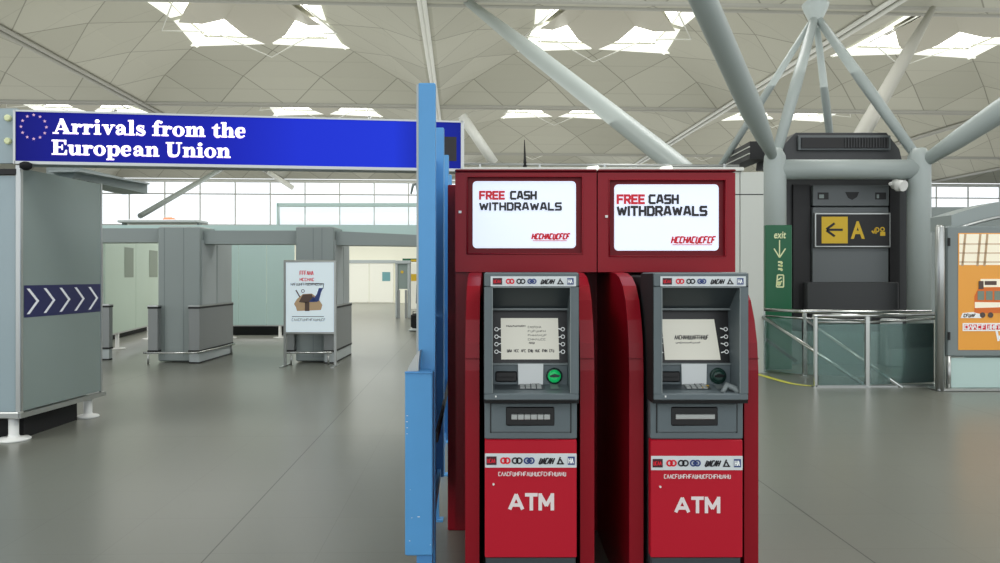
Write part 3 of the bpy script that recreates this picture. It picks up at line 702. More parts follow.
b = MB(); scribble(b, fc, kx(964), kz(329), kx(1015), kz(325), 12, .012, 0, 5, .016); b.build('caption_marks', 'softwhite', po)
b = MB(); scribble(b, fc, kx(963), kz(317), kx(975), kz(314), 5, .012, .2, 6, .014); b.build('caption_marks', 'brown', po)
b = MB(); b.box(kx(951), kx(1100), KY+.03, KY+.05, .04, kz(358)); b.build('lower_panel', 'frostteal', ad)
# arched header
b = MB(); pr = []
for i in range(13):
    t = i/12; X_ = kx(957)+(kx(1130)-kx(957))*t; pr.append((X_, kz(222)+.32*math.sin(math.pi*(.1+.8*t))))
low = [(x_, z_-.20) for x_, z_ in pr]
b.prism(pr+low[::-1], lambda a, c, d: (a, d, c), KY+.12, KY+.6); b.build('arched_header', 'grey', ad)
b = MB(); b.tube([(x_, KY+.1, z_-.2) for x_, z_ in pr], .02, 8); b.build('header_edge', 'silver', ad)
b = MB(); b.box(kx(990), kx(1100), KY+.5, KY+.54, .04, kz(226)); b.build('rear_panel', 'greydk', ad)

# ------------------------------------------------------------------ KIOSK SURROUNDS and CASH MACHINES
def kiosk(x0, x1, label, wing=False):
    cxk = (x0+x1)/2
    root = thing('kiosk_surround', label, 'kiosk', (cxk, 4.0, 0), 'red kiosk surrounds of the cash machines')
    zb, zt_ = 1.515, 2.03
    # header carcass: side cheeks and front with frame round the light box
    lx0, lx1 = ((472.6-500)/195, (576.2-500)/195) if wing else ((614.8-500)/195, (719.6-500)/195)
    lz0, lz1 = (EYE+27/195, EYE+94.2/195) if wing else (EYE+24.5/195, EYE+91/195)
    b = MB(); b.box(x0+.002, x1-.002, 3.87, 4.4, zb, zt_, .006); b.build('header', 'reddark', root)
    ix0, ix1, iz0, iz1 = lx0-.028, lx1+.032, lz0-.03, lz1+.022
    b = MB(); Y0, Y1 = 3.85, 3.872
    b.box(x0+.002, ix0, Y0, Y1, zb, zt_-.004); b.box(ix1, x1-.002, Y0, Y1, zb, zt_-.004); b.box(ix0, ix1, Y0, Y1, zb, iz0); b.box(ix0, ix1, Y0, Y1, iz1, zt_-.004)
    b.build('header_front', 'red', root)
    b = MB(); b.tube([(ix0, 3.848, iz0), (ix1, 3.848, iz0), (ix1, 3.848, iz1), (ix0, 3.848, iz1), (ix0, 3.848, iz0)], .004, 6); b.build('header_bead', 'red', root)
    b = MB(); b.box(x0+.001, x1-.001, 3.84, 4.42, zt_, zt_+.012, .004); b.build('top_cap', 'reddark', root)
    # rounded light box
    r = .02; pts = []
    for cx_, cz_, a0 in ((lx1-r, lz1-r, 0), (lx0+r, lz1-r, 90), (lx0+r, lz0+r, 180), (lx1-r, lz0+r, 270)):
        for k_ in range(5):
            t = math.radians(a0+k_*22.5); pts.append((cx_+r*math.cos(t), cz_+r*math.sin(t)))
    b = MB(); b.prism(pts, lambda a, c, d: (a, d, c), 3.862, 3.88); lb = b.build('light_box', 'lightbox', root)
    f = Face((0, 3.862, 0)); W = lx1-lx0
    hx = lambda px: (px-500)/195.; hz = lambda py: EYE+(HOR-py)/195.
    if wing:
        T = (479, 505, 510, 537, 190.5, 199.5, 479, 562, 202, 210.5); B3 = (532, 570, 233.5, 239)
    else:
        T = (617, 645.5, 649, 679.5, 194, 204, 617, 708, 205.5, 216); B3 = (672, 716, 236.5, 243)
    b = MB(); tech(b, f, 'FREE', hx(T[0]), hz(T[5]), hx(T[1]), hz(T[4]), .23); b.build('red_lettering', 'printred', lb)
    b = MB(); tech(b, f, 'CaSH', hx(T[2]), hz(T[5]), hx(T[3]), hz(T[4]), .23); tech(b, f, 'WITHDRaWaLS', hx(T[6]), hz(T[9]), hx(T[7]), hz(T[8]), .23); b.build('dark_lettering', 'printdark', lb)
    b = MB(); scribble(b, f, hx(B3[0]), hz(B3[3]), hx(B3[1]), hz(B3[2]), 11, .008, .25, 3); f.line(b, (hx(B3[0]+1), hz(B3[3]+1.6)), (hx(B3[1]-3), hz(B3[3]+1.6)), .003); b.build('small_red_mark', 'printred', lb)
    # curved side fins
    prof = [(4.38, 1.514), (3.86, 1.514), (3.7, 1.508), (3.58, 1.49), (3.48, 1.45), (3.40, 1.385), (3.35, 1.30), (3.315, 1.20), (3.30, 1.08), (3.30, 0), (4.38, 0)]
    c0 = (x0+x1)/2-.002
    for s in (-1, 1):
        a0, a1 = (c0-.284, c0-.222) if s < 0 else (c0+.222, c0+.284)
        b = MB(); b.prism(prof, lambda a, c, d: (d, a, c), a0, a1); fo = b.build('side_fin', 'red', root)
        b = MB(); b.box(a0-.001, a1+.001, 3.298, 3.302, 1.13, 1.134); b.build('joint', 'reddark', fo)
    b = MB(); b.box(x0-(.075 if wing else -.001), x1-.001, 4.4, 4.48, 0, zt_, .005); b.build('back_panel', 'red', root)
    if wing:
        b = MB(); b.box(x0+.002, c0-.286, 3.88, 3.93, .18, zb-.002); b.build('front_cheek', 'red', root)
    # sides under the header (set back)
    b = MB(); b.box(x1-.02, x1-.004, 4.2, 4.4, .05, zb); b.build('rear_cheek', 'reddark', root)
    b = MB(); f2 = Face((0, 3.85, 0)); zz = hz(212) if wing else hz(216.5); xx = hx(460) if wing else hx(606.5)
    b.box(xx-.007, xx+.007, 3.842, 3.852, zz-.006, zz+.006); b.build('lock', 'white', root)
    return root
kiosk(-.232, .498, 'left red kiosk surround with lit FREE CASH WITHDRAWALS header, next to the blue barrier', True)
kiosk(.5, 1.21, 'right red kiosk surround with lit FREE CASH WITHDRAWALS header, nearer the lift tower', False)

def logos(f, x0, x1, zc, h, parent, dark=False):
    """row of small card marks"""
    W = x1-x0; X = lambda t: x0+W*t
    b = MB(); f.rect(b, X(.02), zc-h*.33, X(.13), zc+h*.33, .003); b.build('card_mark', 'printmaroon', parent)
    b = MB(); scribble(b, f, X(.03), zc-h*.15, X(.12), zc+h*.15, 4, h*.06, 0, 9, .005); b.build('card_mark', 'printred', parent)
    b = MB(); f.ring(b, X(.205), zc, h*.27, h*.13, .003, 14); f.ring(b, X(.245), zc, h*.27, h*.13, .003, 14); b.build('card_mark', 'printred', parent)
    b = MB(); f.ring(b, X(.33), zc, h*.27, h*.12, .003, 14); f.ring(b, X(.375), zc, h*.27, h*.12, .003, 14); b.build('card_mark', 'printdark', parent)
    b = MB(); f.ring(b, X(.46), zc, h*.27, h*.12, .003, 14); f.ring(b, X(.505), zc, h*.27, h*.12, .003, 14); f.rect(b, X(.455), zc-h*.1, X(.51), zc+h*.1, .004); b.build('card_mark', 'printblue', parent)
    b = MB(); scribble(b, f, X(.585), zc-h*.25, X(.74), zc+h*.2, 5, h*.11, .4, 12); b.build('card_mark', 'printdark', parent)
    b = MB(); f.line(b, (X(.79), zc-h*.28), (X(.82), zc+h*.28), h*.12); f.line(b, (X(.82), zc+h*.1), (X(.85), zc-h*.28), h*.12); f.line(b, (X(.78), zc-h*.25), (X(.86), zc-h*.25), h*.1); b.build('card_mark', 'printdark', parent)
    b = MB(); f.rect(b, X(.9), zc-h*.32, X(.975), zc+h*.32, .003); b.build('card_mark', 'printblue', parent)
    b = MB(); scribble(b, f, X(.91), zc-h*.2, X(.965), zc+h*.2, 2, h*.08, 0, 4, .005); b.build('card_mark', 'softwhite', parent)

def cash_machine(cx, label, left):
    root = thing('cash_machine', label, 'cash machine', (cx, 3.5, 0), 'grey and red cash machines')
    HY, DY = 3.16, 3.23
    w = .199
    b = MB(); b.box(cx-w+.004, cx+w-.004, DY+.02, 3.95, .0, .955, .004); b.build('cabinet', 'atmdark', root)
    b = MB(); b.box(cx-w+.01, cx+w-.01, 3.42, 3.9, .955, 1.5, .01); b.build('rear_casing', 'matblack', root)
    # hood: outer shell around the opening
    ox = .165; zt_, zb_ = 1.511, .972
    b = MB()
    b.box(cx-w, cx-ox, HY, 3.43, zb_+.028, 1.449); b.box(cx+ox, cx+w, HY, 3.43, zb_+.028, 1.449)
    b.box(cx-w, cx+w, HY, 3.43, 1.449, zt_, .006); b.box(cx-w, cx+w, HY, 3.43, zb_, zb_+.028, .004)
    hood = b.build('hood', 'atm', root)
    b = MB()
    for s in (-1, 1): b.box(cx+s*ox-.002, cx+s*ox+.002, HY-.002, HY+.004, zb_+.03, 1.447)
    b.box(cx-ox, cx+ox, HY-.002, HY+.004, 1.446, 1.45); b.build('edge_bead', 'atmlight', hood)
    for s in (-1, 1):
        b = MB(); b.box(cx+s*(w+.001)-.0015, cx+s*(w+.001)+.0015, HY+.006, 3.44, zb_, zt_-.004); b.build('side_shade', 'matblack', root)  # thin black sheet paints in the unlit side of the hood
    # slanting canopy ceiling
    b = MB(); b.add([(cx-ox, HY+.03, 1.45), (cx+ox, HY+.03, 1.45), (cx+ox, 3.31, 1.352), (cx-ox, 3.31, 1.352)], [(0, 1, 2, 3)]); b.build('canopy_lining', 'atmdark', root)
    b = MB(); b.box(cx-ox, cx+ox, 3.30, 3.312, 1.345, 1.354); b.build('canopy_highlight', 'atmlight', root)  # highlight line under the hood, painted as a lighter strip
    # bezel (slightly reclined)
    by = lambda z: 3.335-(1.345-z)*.14
    def on(z): return by(z)
    bz = Face((cx, by(1.1), 1.1), (1, 0, 0), (0, .14, 1), (0, -1, .14))
    b = MB(); bz.poly(b, [(-ox, 0), (ox, 0), (ox, .25), (-ox, .25)], 0); bz.poly(b, [(-ox, -.01), (-ox, .25), (-ox-.001, .25), (-ox-.001, -.01)], 0)
    b.build('bezel', 'black', root)
    b = MB()
    sx0, sx1, sz0, sz1 = (-.129, .128, .028, .21) if left else (-.132, .117, .026, .205)
    if left: bz.poly(b, [(sx0+.002, sz0), (sx1, sz0), (sx1-.004, sz1), (sx0, sz1)], .008)
    else: bz.poly(b, [(sx0+.010, sz0), (sx1+.006, sz0), (sx1-.016, sz1), (sx0, sz1)], .008)
    sc = b.build('screen', 'screen', root)
    b = MB(); bx0 = sx0; q = sx1-sx0
    if left:
        scribble(b, bz, bx0+.025, .172, bx0+.11, .178, 9, .0022, 0, 21, .010)
        for i in range(4): scribble(b, bz, bx0+.12, .166-i*.018, bx0+(.18, .2, .205, .2)[i], .174-i*.018, 7, .0014, 0, 30+i, .010)
        scribble(b, bz, bx0+.125, .096, bx0+.15, .105, 3, .0022, .2, 8, .010)
        for i in range(7): scribble(b, bz, bx0+.028+i*.031, .060, bx0+.05+i*.031, .072, 3, .003 if i in (0, 3, 5) else .0022, 0, 50+i, .010)
    else:
        scribble(b, bz, bx0+.055, .116, bx0+.205, .134, 15, .0034, .1, 60, .010)
        scribble(b, bz, bx0+.06, .098, bx0+.17, .104, 12, .0018, 0, 61, .010)
    b.build('screen_text', 'printdark', sc)
    b = MB(); bz.rect(b, -.012, .008, .002, .013, .004); bz.rect(b, .006, .008, .01, .013, .004); b.build('status_lamp', 'white', root)
    for s in (-1, 1):
        for i in range(4):
            zc = .062+i*.033; xo = (-ox+.017 if s < 0 else ox-.02)
            if not left: xo += .006 if s > 0 else -.004
            b = MB(); bz.ring(b, xo, zc, .0095, .0035, .006, 12)
            bz.line(b, (xo-s*.009, zc), (xo-s*.024, zc+.004*(1 if i % 2 else -1)), .0045, .006)
            b.build('function_button', 'softwhite', root)
    # reader panel
    py0 = by(1.1)-.012
    b = MB(); b.box(cx-ox, cx+ox, py0, 3.42, 1.012, 1.108, .004); b.build('reader_panel', 'atm', root)
    b = MB(); b.box(cx-ox, cx+ox, py0-.004, py0+.02, 1.106, 1.114); b.build('panel_ledge', 'atmlight', root)
    rp = Face((cx, py0, 0))
    b = MB(); b.box(cx-.152, cx-.058, py0-.008, py0+.004, 1.032, 1.078, .005); rs = b.build('receipt_slot', 'black', root)
    b = MB(); b.box(cx-.14, cx-.07, py0-.011, py0-.006, 1.05, 1.056); b.build('slot_lip', 'gasket', rs)
    b = MB(); rp.poly(b, [(-.052, 1.008), (.055, 1.008), (.057, 1.112), (-.054, 1.112)], .011); pc = b.build('notice_card', 'paper', root)
    b = MB(); scribble(b, rp, 0, 1.021, .045, 1.026, 7, .002, 0, 77, .013); b.build('card_print', 'printdark', pc)
    # card reader with bulbous bezel
    cr = (cx+(.105 if left else .108), py0, 1.058)
    b = MB(); b.lathe((cr[0], cr[1]-.012, cr[2]), [(.036, .014), (.035, .004), (.028, 0)], 24, 'y'); rd = b.build('card_reader', 'darkgreen', root)
    b = MB(); b.lathe((cr[0], cr[1]-.022, cr[2]), [(.029, .012), (.026, .003), (.015, -.002)], 20, 'y'); b.build('reader_throat', 'green' if left else 'darkgreen', rd)
    b = MB(); rf = Face((cr[0], cr[1]-.024, cr[2])); rf.poly(b, [(-.022, .004), (.0, .012), (.024, .006), (.02, -.002), (0, -.004), (-.02, -.002)], .003); b.build('card_slot', 'matblack' if not left else 'darkgreen', rd)
    # keypad shelf
    b = MB(); b.prism([(HY+.005, .99), (py0+.03, .99), (py0+.03, 1.022), (py0-.004, 1.02), (HY+.05, 1.006), (HY+.005, 1.0)], lambda a, c, d: (d, a, c), cx-ox, cx+ox); sh = b.build('keypad_shelf', 'atm', root)
    sl = Face((cx, HY+.05, 1.006), (1, 0, 0), (0, (py0-.004)-(HY+.05), .014), (0, -.1, 1)); L_ = math.hypot(py0-.054-HY, .014)
    b = MB(); sl.rect(b, -.155, .01, .06, L_-.005, .003); kp = b.build('keypad_plate', 'atmdark', root)
    for i in range(4):
        for j in range(3):
            b = MB(); x_ = -.045+i*.024; y_ = .012+j*(L_-.02)/3
            b.prism([(x_, y_), (x_+.019, y_), (x_+.019, y_+(L_-.02)/3*.75), (x_, y_+(L_-.02)/3*.75)], lambda a, c, d: sl.p(a, c, d), .003, .008); b.build('key', 'silver', kp)
    b = MB(); sl.rect(b, .085, .01, .12, L_-.008, .004); b.build('sticker', 'atmlight', sh)
    b = MB(); b.box(cx-.153, cx-.147, HY-.004, HY, .985, .992); b.build('indicator_lamp', 'white', root)
    if not left:
        b = MB(); sl.rect(b, .02, .015, .05, .03, .006); sl.rect(b, .03, .04, .06, .052, .006); b.build('braille_sticker', 'yellow', sh)
        b = MB(); b.tube([(cx+.095, HY+.02, 1.0), (cx+.12, HY+.04, 1.03), (cx+.155, HY+.03, 1.015), (cx+.163, HY+.015, 1.0)], [.01, .014, .014, .01], 10); b.build('palm_rest', 'atmlight', root)
    # seam and drawer unit
    b = MB(); b.box(cx-w-.002, cx+w+.002, HY+.01, DY+.1, .957, .972); b.build('seam', 'matblack', root)
    b = MB(); b.box(cx-w, cx+w, DY, DY+.06, .793, .957, .005); b.build('drawer_surround', 'atm', root)
    b = MB(); b.box(cx-.17, cx+.17, DY-.008, DY+.01, .822, .95, .005); dr = b.build('dispenser_panel', 'atm', root)
    b = MB()
    for s in (-1, 1): b.box(cx+s*.172-.003, cx+s*.172+.003, DY-.003, DY+.002, .82, .95)
    b.build('groove', 'gasket', dr)
    X0, X1 = (-.107, .101) if left else (-.112, .088)
    b = MB(); b.box(cx+X0, cx+X1, DY-.013, DY-.004, .853, .934, .006); cslot = b.build('cash_slot', 'black', root)
    b = MB(); X2, X3 = X0+.022, X1-.018
    if left:
        n = 6; st = (X3-X2)/n
        for i in range(n): b.box(cx+X2+i*st+.001, cx+X2+(i+1)*st-.001, DY-.019, DY-.010, .880, .904, .002)
    else: b.box(cx+X2-.004, cx+X3+.004, DY-.019, DY-.010, .882, .904, .002)
    b.build('shutter', 'silver', cslot)
    # door
    b = MB(); b.box(cx-w+.001, cx+w-.001, DY, DY+.05, .282, .79, .004); door = b.build('door', 'reddoor', root)
    fd = Face((cx, DY, 0))
    sx = lambda px: (px-(531.2 if left else 696.6))/232.2; sz = lambda py: EYE+(HOR-py)/232.2
    dy0 = 0 if left else 2.5
    b = MB(); fd.rect(b, -w+.002, sz(467.5+dy0), w-.002, sz(453.3+dy0), .0022); ls = b.build('logo_strip', 'stripw', root)
    fd2 = Face((cx, DY-.0022, 0)); logos(fd2, -w, w, sz(460.4+dy0), .055, ls)
    b = MB(); scribble(b, fd, sx(499 if left else 664), sz(475.8+dy0), sx(567 if left else 731), sz(471.8+dy0), 24, .0032, 0, 5); b.build('door_print', 'doorletter', door)
    b = MB(); tech(b, fd, 'ATM', sx(508.5 if left else 674), sz(510.5 if left else 513.3), sx(554.5 if left else 720), sz(492.8 if left else 496.3), .2, .42); b.build('lettering', 'doorletter', door)
    b = MB(); xk, zk = (sx(494), sz(484)) if left else (sx(660), sz(486.5)); b.lathe((cx+xk, DY-.008, zk), [(.0045, .008), (.0045, 0)], 12, 'y'); b.build('key_lock', 'white', door)
    # top logo strip
    fh = Face((cx, HY, 0)); tz = lambda py: EYE+(HOR-py)/237.3
    b = MB(); fh.rect(b, -.172, tz(286.3), .188, tz(276.3), .003); ts = b.build('logo_strip', 'stripw', root)
    logos(Face((cx, HY-.003, 0)), -.17, .186, tz(281.3), .042, ts)
    b = MB(); b.box(cx-w+.01, cx+w-.01, DY+.01, DY+.05, 0, .278); b.build('plinth', 'atmdark', root)
    return root
cash_machine(.1325, 'left cash machine with glowing green card reader, in the kiosk beside the blue barrier', True)
cash_machine(.847, 'right cash machine with unlit card reader and a notice card, in the right red kiosk', False)

# ------------------------------------------------------------------ BLUE BARRIER wall
bw = thing('barrier_wall', 'sky blue painted steel barrier wall with stepped posts, left of the red kiosks', 'barrier', (-.4, 4.6, 0))
right = [(-.302, 3.5), (-.342, 4.56), (-.384, 5.6), (-.432, 6.7)]
def wline(y): return -.302-.0395*(y-3.5)
for i, (xr, y) in enumerate(right):
    b = MB(); b.box(xr-.079, xr, y, y+.05, .27 if i else 0, 2.397, .004)
    if i: b.box(xr-.06, xr-.03, y+.01, y+.04, 0, .27); b.box(xr-.085, xr-.005, y-.01, y+.06, 0, .012)
    po_ = b.build('post', 'blue', bw)
    b = MB(); b.box(xr-.088, xr-.0785, y+.002, y+.048, 1.0, 2.39); b.build('edge_strip', 'greylt', po_)
b = MB()
for i in range(3):
    y0, y1 = right[i][1]+.05, right[i+1][1]
    b = MB(); xa, xb = wline(y0)-.045, wline(y1)-.045
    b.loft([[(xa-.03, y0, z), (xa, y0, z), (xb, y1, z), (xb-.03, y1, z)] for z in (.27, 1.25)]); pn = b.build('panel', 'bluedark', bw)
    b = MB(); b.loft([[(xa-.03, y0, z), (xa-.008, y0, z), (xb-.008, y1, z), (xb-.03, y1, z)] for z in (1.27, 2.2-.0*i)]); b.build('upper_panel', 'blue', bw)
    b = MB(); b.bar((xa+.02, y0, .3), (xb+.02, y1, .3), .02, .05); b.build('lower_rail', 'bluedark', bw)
b = MB(); b.bar((wline(3.56)+.004, 3.56, .73), (wline(6.7)+.004, 6.7, .69), .012, .05); b.build('bumper_strap', 'gasket', bw)
# front box end
b = MB(); b.box(-.431, -.306, 3.40, 3.49, .226, 1.06, .006); fb = b.build('end_box', 'blue', bw)
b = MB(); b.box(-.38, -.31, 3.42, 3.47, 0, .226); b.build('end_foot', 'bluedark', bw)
b = MB(); b.box(-.432, -.305, 3.395, 3.41, 1.052, 1.062, .002); b.build('end_cap', 'bluedark', fb)
b = MB(); b.prism([(-.424, 1.06), (-.372, 1.06), (-.372, 1.085), (-.366, 1.152), (-.372, 1.152), (-.392, 1.125), (-.412, 1.09)], lambda a, c, d: (a, d, c), 3.42, 3.5); b.build('cap_bracket', 'silver', bw)
fb_ = Face((0, 3.40, 0)); b = MB(); q = random.Random(3)
for px, py, w_ in ((417.5, 517, .018), (411.5, 518, .006), (410, 490, .004), (406.5, 416, .012), (406, 422, .014), (406.5, 428, .01), (406.5, 434, .008), (409, 541, .01), (430, 545, .006)):
    x_, z_ = (px-500)/F*3.4, EYE+(HOR-py)/F*3.4; fb_.rect(b, x_, z_, x_+w_*.6, z_+.0025, .0015)
b.build('scuff', 'softwhite', fb)

# ------------------------------------------------------------------ LEFT GLASS BOOTH
gb = thing('glass_booth', 'frosted glass booth end with navy chevron band, at the left edge under the blue sign', 'glass booth', (-4.6, 7.5, 0))
cx0, cy0 = -4.352, 6.8; cx1, cy1 = -4.272, 8.02
def side(y): return cx0+(cx1-cx0)*(y-cy0)/(cy1-cy0)
b = MB(); b.loft([[(cx0-.03, cy0+.02, z), (cx0, cy0+.02, z), (cx1, cy1, z), (cx1-.03, cy1, z)] for z in (.26, 2.47)]); sp_ = b.build('side_panel', 'frost', gb)
b = MB(); b.box(cx0-2.6, cx0-.03, cy0, cy0+.03, .26, 2.40); b.build('front_panel', 'frostlight', gb)
b = MB(); b.box(cx0-2.6, cx0-.05, cy0+.04, cy0+.08, 2.52, 3.02); up = b.build('upper_panel', 'frostlight', gb)
for z in (2.93, 2.72):
    b = MB(); b.lathe((cx0-.13, cy0+.015, z), [(.03, .03), (.03, .005), (.02, 0)], 16, 'y'); b.build('fixing', 'creamprint', up)
b = MB(); b.box(cx0-2.6, cx0-.03, cy0-.02, cy0+.05, 2.41, 2.46); b.build('head_rail', 'gasket', gb)
b = MB(); b.box(cx0-.035, cx0+.012, cy0-.012, cy0+.03, .24, 2.5, .006); b.build('corner_post', 'silver', gb)
b = MB(); b.box(cx1-.02, cx1+.006, cy1-.0, cy1+.03, .24, 2.48, .004); b.build('corner_post', 'silver', gb)
b = MB(); b.box(cx0-2.6, cx0+.02, cy0-.05, cy0+.03, .205, .262, .008); b.build('bottom_rail', 'silver', gb)
b = MB(); b.loft([[(cx0-.03, cy0-.04, z), (cx0+.03, cy0-.04, z), (cx1+.03, cy1+.06, z), (cx1-.04, cy1+.06, z)] for z in (.205, .25)]); b.build('bottom_rail', 'silver', gb)
b = MB(); b.box(cx0-2.6, cx0-.08, cy0+.1, cy1-.2, 0.0, .2); b.box(cx0-.1, cx0-.03, cy0+.1, cy1-.25, 0, .2); b.build('plinth', 'matblack', gb)
for x_, y_, r_ in ((cx0-.07, cy0+.02, .14), (cx0+.0, cy1-.1, .11)):
    b = MB(); b.lathe((x_, y_, 0), [(r_, .0), (r_, .012), (r_*.9, .022), (.05, .03), (.042, .05), (.042, .21)], 28); b.build('foot', 'white', gb)
# chevron band on side panel: from z at 286..318 (front end)
dS = Vector((cx1-cx0, cy1-cy0-.02, 0)); Ls = dS.length; dS.normalize(); nS = Vector((dS.y, -dS.x, 0))
sf = Face((cx0, cy0+.02, 0), dS, (0, 0, 1), nS)
z0b, z1b = EYE-43/F*6.8, EYE-10.5/F*6.8
b = MB(); sf.rect(b, .03, z0b, Ls-.005, z1b, .003); cb_ = b.build('chevron_band', 'navy', sp_)
zc = (z0b+z1b)/2; hh = (z1b-z0b)*.40; cw = (Ls-.05)/5
for i in range(5):
    x_ = .06+i*cw; b = MB(); t_ = .04; k_ = .13
    sf.poly(b, [(x_, zc+hh), (x_+t_, zc+hh), (x_+k_+t_, zc), (x_+k_, zc)], .006); sf.poly(b, [(x_, zc-hh), (x_+k_, zc), (x_+k_+t_, zc), (x_+t_, zc-hh)], .006); o_ = b.build('chevron', 'chev', sp_)
# body behind
b = MB(); b.box(cx0-2.6, cx0-.06, cy1-.05, cy1-.02, .26, 2.4); b.build('rear_panel', 'frost', gb)
# grey overhead canopy arm
oa = thing('canopy_arm', 'grey overhead metal arm jutting right above the frosted glass booth', 'canopy arm', at(100, 190, 8.8))
b = MB(); b.bar(at(60, 172.5, 8.2), at(135, 189, 9.4), .35, .13); b.build('arm', 'grey', oa)
b = MB(); b.bar(at(64, 171, 8.1), at(136, 184, 9.35), .37, .02); b.build('top_plate', 'greylt', oa)
b = MB(); b.lathe(at(88, 187, 8.1), [(.035, 0), (.035, .05), (.01, .06)], 12); b.build('sensor', 'gasket', oa)

# ------------------------------------------------------------------ BLUE ARRIVALS SIGN
S0 = Vector((-4.38, 6.77, 0)); S1 = Vector((-.36, 7.27, 0)); dr_ = (S1-S0).normalized(); nr = Vector((dr_.y, -dr_.x, 0)); SL = (S1-S0).length
sg = thing('arrivals_sign', 'long illuminated blue overhead sign reading Arrivals from the European Union', 'sign', (-2.4, 7.05, 2.5))
zs0, zs1 = 2.515, 2.985
def sbox(a0, a1, d0, d1, z0, z1):
    b = MB(); P_ = lambda a, d: S0+dr_*a-nr*d
    b.loft([[tuple(P_(a0, d0)+Vector((0, 0, z))), tuple(P_(a1, d0)+Vector((0, 0, z))), tuple(P_(a1, d1)+Vector((0, 0, z))), tuple(P_(a0, d1)+Vector((0, 0, z)))] for z in (z0, z1)]); return b
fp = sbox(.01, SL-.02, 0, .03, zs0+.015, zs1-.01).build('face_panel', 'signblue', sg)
sbox(0, SL, .03, .28, zs0, zs1).build('casing', 'greydk', sg)
fr = sbox(0, SL, -.012, .03, zs0-.012, zs0+.014).build('frame_edge', 'silver', sg)
sbox(0, SL, -.012, .03, zs1-.01, zs1+.006).build('frame_edge', 'silver', sg)
sbox(SL-.02, SL+.012, -.012, .28, zs0-.012, zs1+.006).build('frame_edge', 'silver', sg)
sbox(-.01, .01, -.012, .03, zs0-.012, zs1+.006).build('frame_edge', 'silver', sg)
SF = Face(tuple(S0), dr_, (0, 0, 1), nr)
def sgn(px, py):
    """survey point on the sign plane -> sheet coordinates"""
    rx = (px-500)/F
    # S0 + dr*a = t*(rx,1)
    a = (rx*S0.y-S0.x)/(dr_.x-rx*dr_.y); t = S0.y+dr_.y*a
    return a, EYE+(HOR-py)/F*t
for m_, dd, gr in (('letterhalo', .004, .003), ('lettertext', .007, 0)):
    for txt, xa, xb, yb, yt in (('Arrivals from the', 53, 247, 133.6, 118.6), ('European Union', 52, 231, 154.6, 139.8)):
        b = MB()
        a0, z0 = sgn(xa, yb); a1, z1 = sgn(xb, yb+.6); _, zt2 = sgn(xa, yt)
        tot = sum(GLYPH[c_][0] for c_ in txt)
        k_ = (a1-a0)/tot; xw = a0-gr
        for word in txt.split(' '):
            b = MB(); xw = serif(b, SF, word, xw, z0-gr*1.5, k_, (zt2-z0), dd)+GLYPH[' '][0]*k_
            b.build('lettering' if not gr else 'letter_halo', m_, fp)  # offset copy paints a dim glow around the lit letters
ca, cz = sgn(34, 127)
for i in range(12):
    t = 2*math.pi*i/12+math.pi/2; r_ = .108; b = MB(); sx_, sz_ = ca+r_*math.cos(t), cz+r_*math.sin(t)
    SF.poly(b, [(sx_+(.016 if k_ % 2 == 0 else .007)*math.cos(math.pi/2+k_*math.pi/5), sz_+(.016 if k_ % 2 == 0 else .007)*math.sin(math.pi/2+k_*math.pi/5)) for k_ in range(10)], .006)
    b.build('star', 'star', fp)
b = MB(); a0, z0 = sgn(444, 161); a1, z1 = sgn(456.5, 137); SF.rect(b, a0, z0, a1, z1, .006); b.build('dark_patch', 'printdark', fp)
b = MB(); p = at(28, 167, 6.75); b.lathe((p[0], 6.72, 2.44), [(.02, 0), (.05, .02), (.05, .06), (.02, .075)], 14); b.build('camera_dome', 'matblack', sg)
# hangers from roof
for a in (.8, SL-.9):
    p = S0+dr_*a-nr*.15; b = MB(); b.tube([(p.x, p.y, zs1), (p.x, p.y, zs1+.06)], .02, 8); b.build('bracket', 'silver', sg)

# ------------------------------------------------------------------ CHECKPOINT (grey portals)
def cxx(px, d): return (px-500)/F*d
def portal(xl, xr, Y0, Y1, label, seams, ctr_right=True):
    root = thing('checkpoint_pillar', label, 'pillar', ((xl+xr)/2, (Y0+Y1)/2, 0), 'grey checkpoint pillars')
    b = MB(); b.box(xl, xr, Y0, Y1, 0.02, 2.33, .02); body = b.build('body', 'grey', root)
    b = MB()
    for s_ in seams: b.box(s_-.006, s_+.006, Y0-.002, Y0+.01, .1, 2.31)
    b.build('seam', 'greydk', body)
    b = MB(); b.box(xr-.005, xr+.012, Y0+.06, Y0+.72, .1, 2.1); b.box(xr-.005, xr+.012, Y0+.76, Y1-.02, .1, 2.1); b.build('side_cladding', 'greylt', root)
    return root
def counter(x0, x1, Y0, Y1, label, base=True):
    root = thing('checkpoint_counter', label, 'counter', ((x0+x1)/2, (Y0+Y1)/2, 0), 'waist high grey checkpoint counters')
    xi = x1-.03
    def L(e, z0, z1):
        m = MB(); m.box(x0-e, x1+e, Y0-e, Y0+.12+e, z0, z1)
        if Y1 > Y0+.3: m.box(xi, x1+e, Y0+.12+e, Y1, z0, z1)
        return m
    L(0, .22, .93).build('panel', 'mesh', root)
    b = L(.008, .93, .962); b.build('gasket', 'gasket', root)
    b = L(.008, .962, .985); b.build('top', 'silver', root)
    b = L(.008, .195, .225); b.build('lower_gasket', 'gasket', root)
    if base:
        b = L(-.006, 0, .195); b.build('base', 'greylt', root)
        b = L(-.002, .0, .025); b.build('kick_strip', 'gasket', root)
    return root
portal(-5.86, -5.14, 12.85, 14.35, 'grey checkpoint pillar standing on the left, between the two frosted glass screens', (-5.75, -5.42))
portal(-3.50, -2.85, 12.85, 14.15, 'grey checkpoint pillar directly behind the white poster stand', (-3.2, -3.05))
counter(-5.27, -5.09, 12.7, 14.3, 'wide grey checkpoint counter on the right side of the left pillar')
counter(-5.96, -5.80, 12.7, 12.95, 'narrow grey checkpoint counter stub on the left side of the left pillar', False)
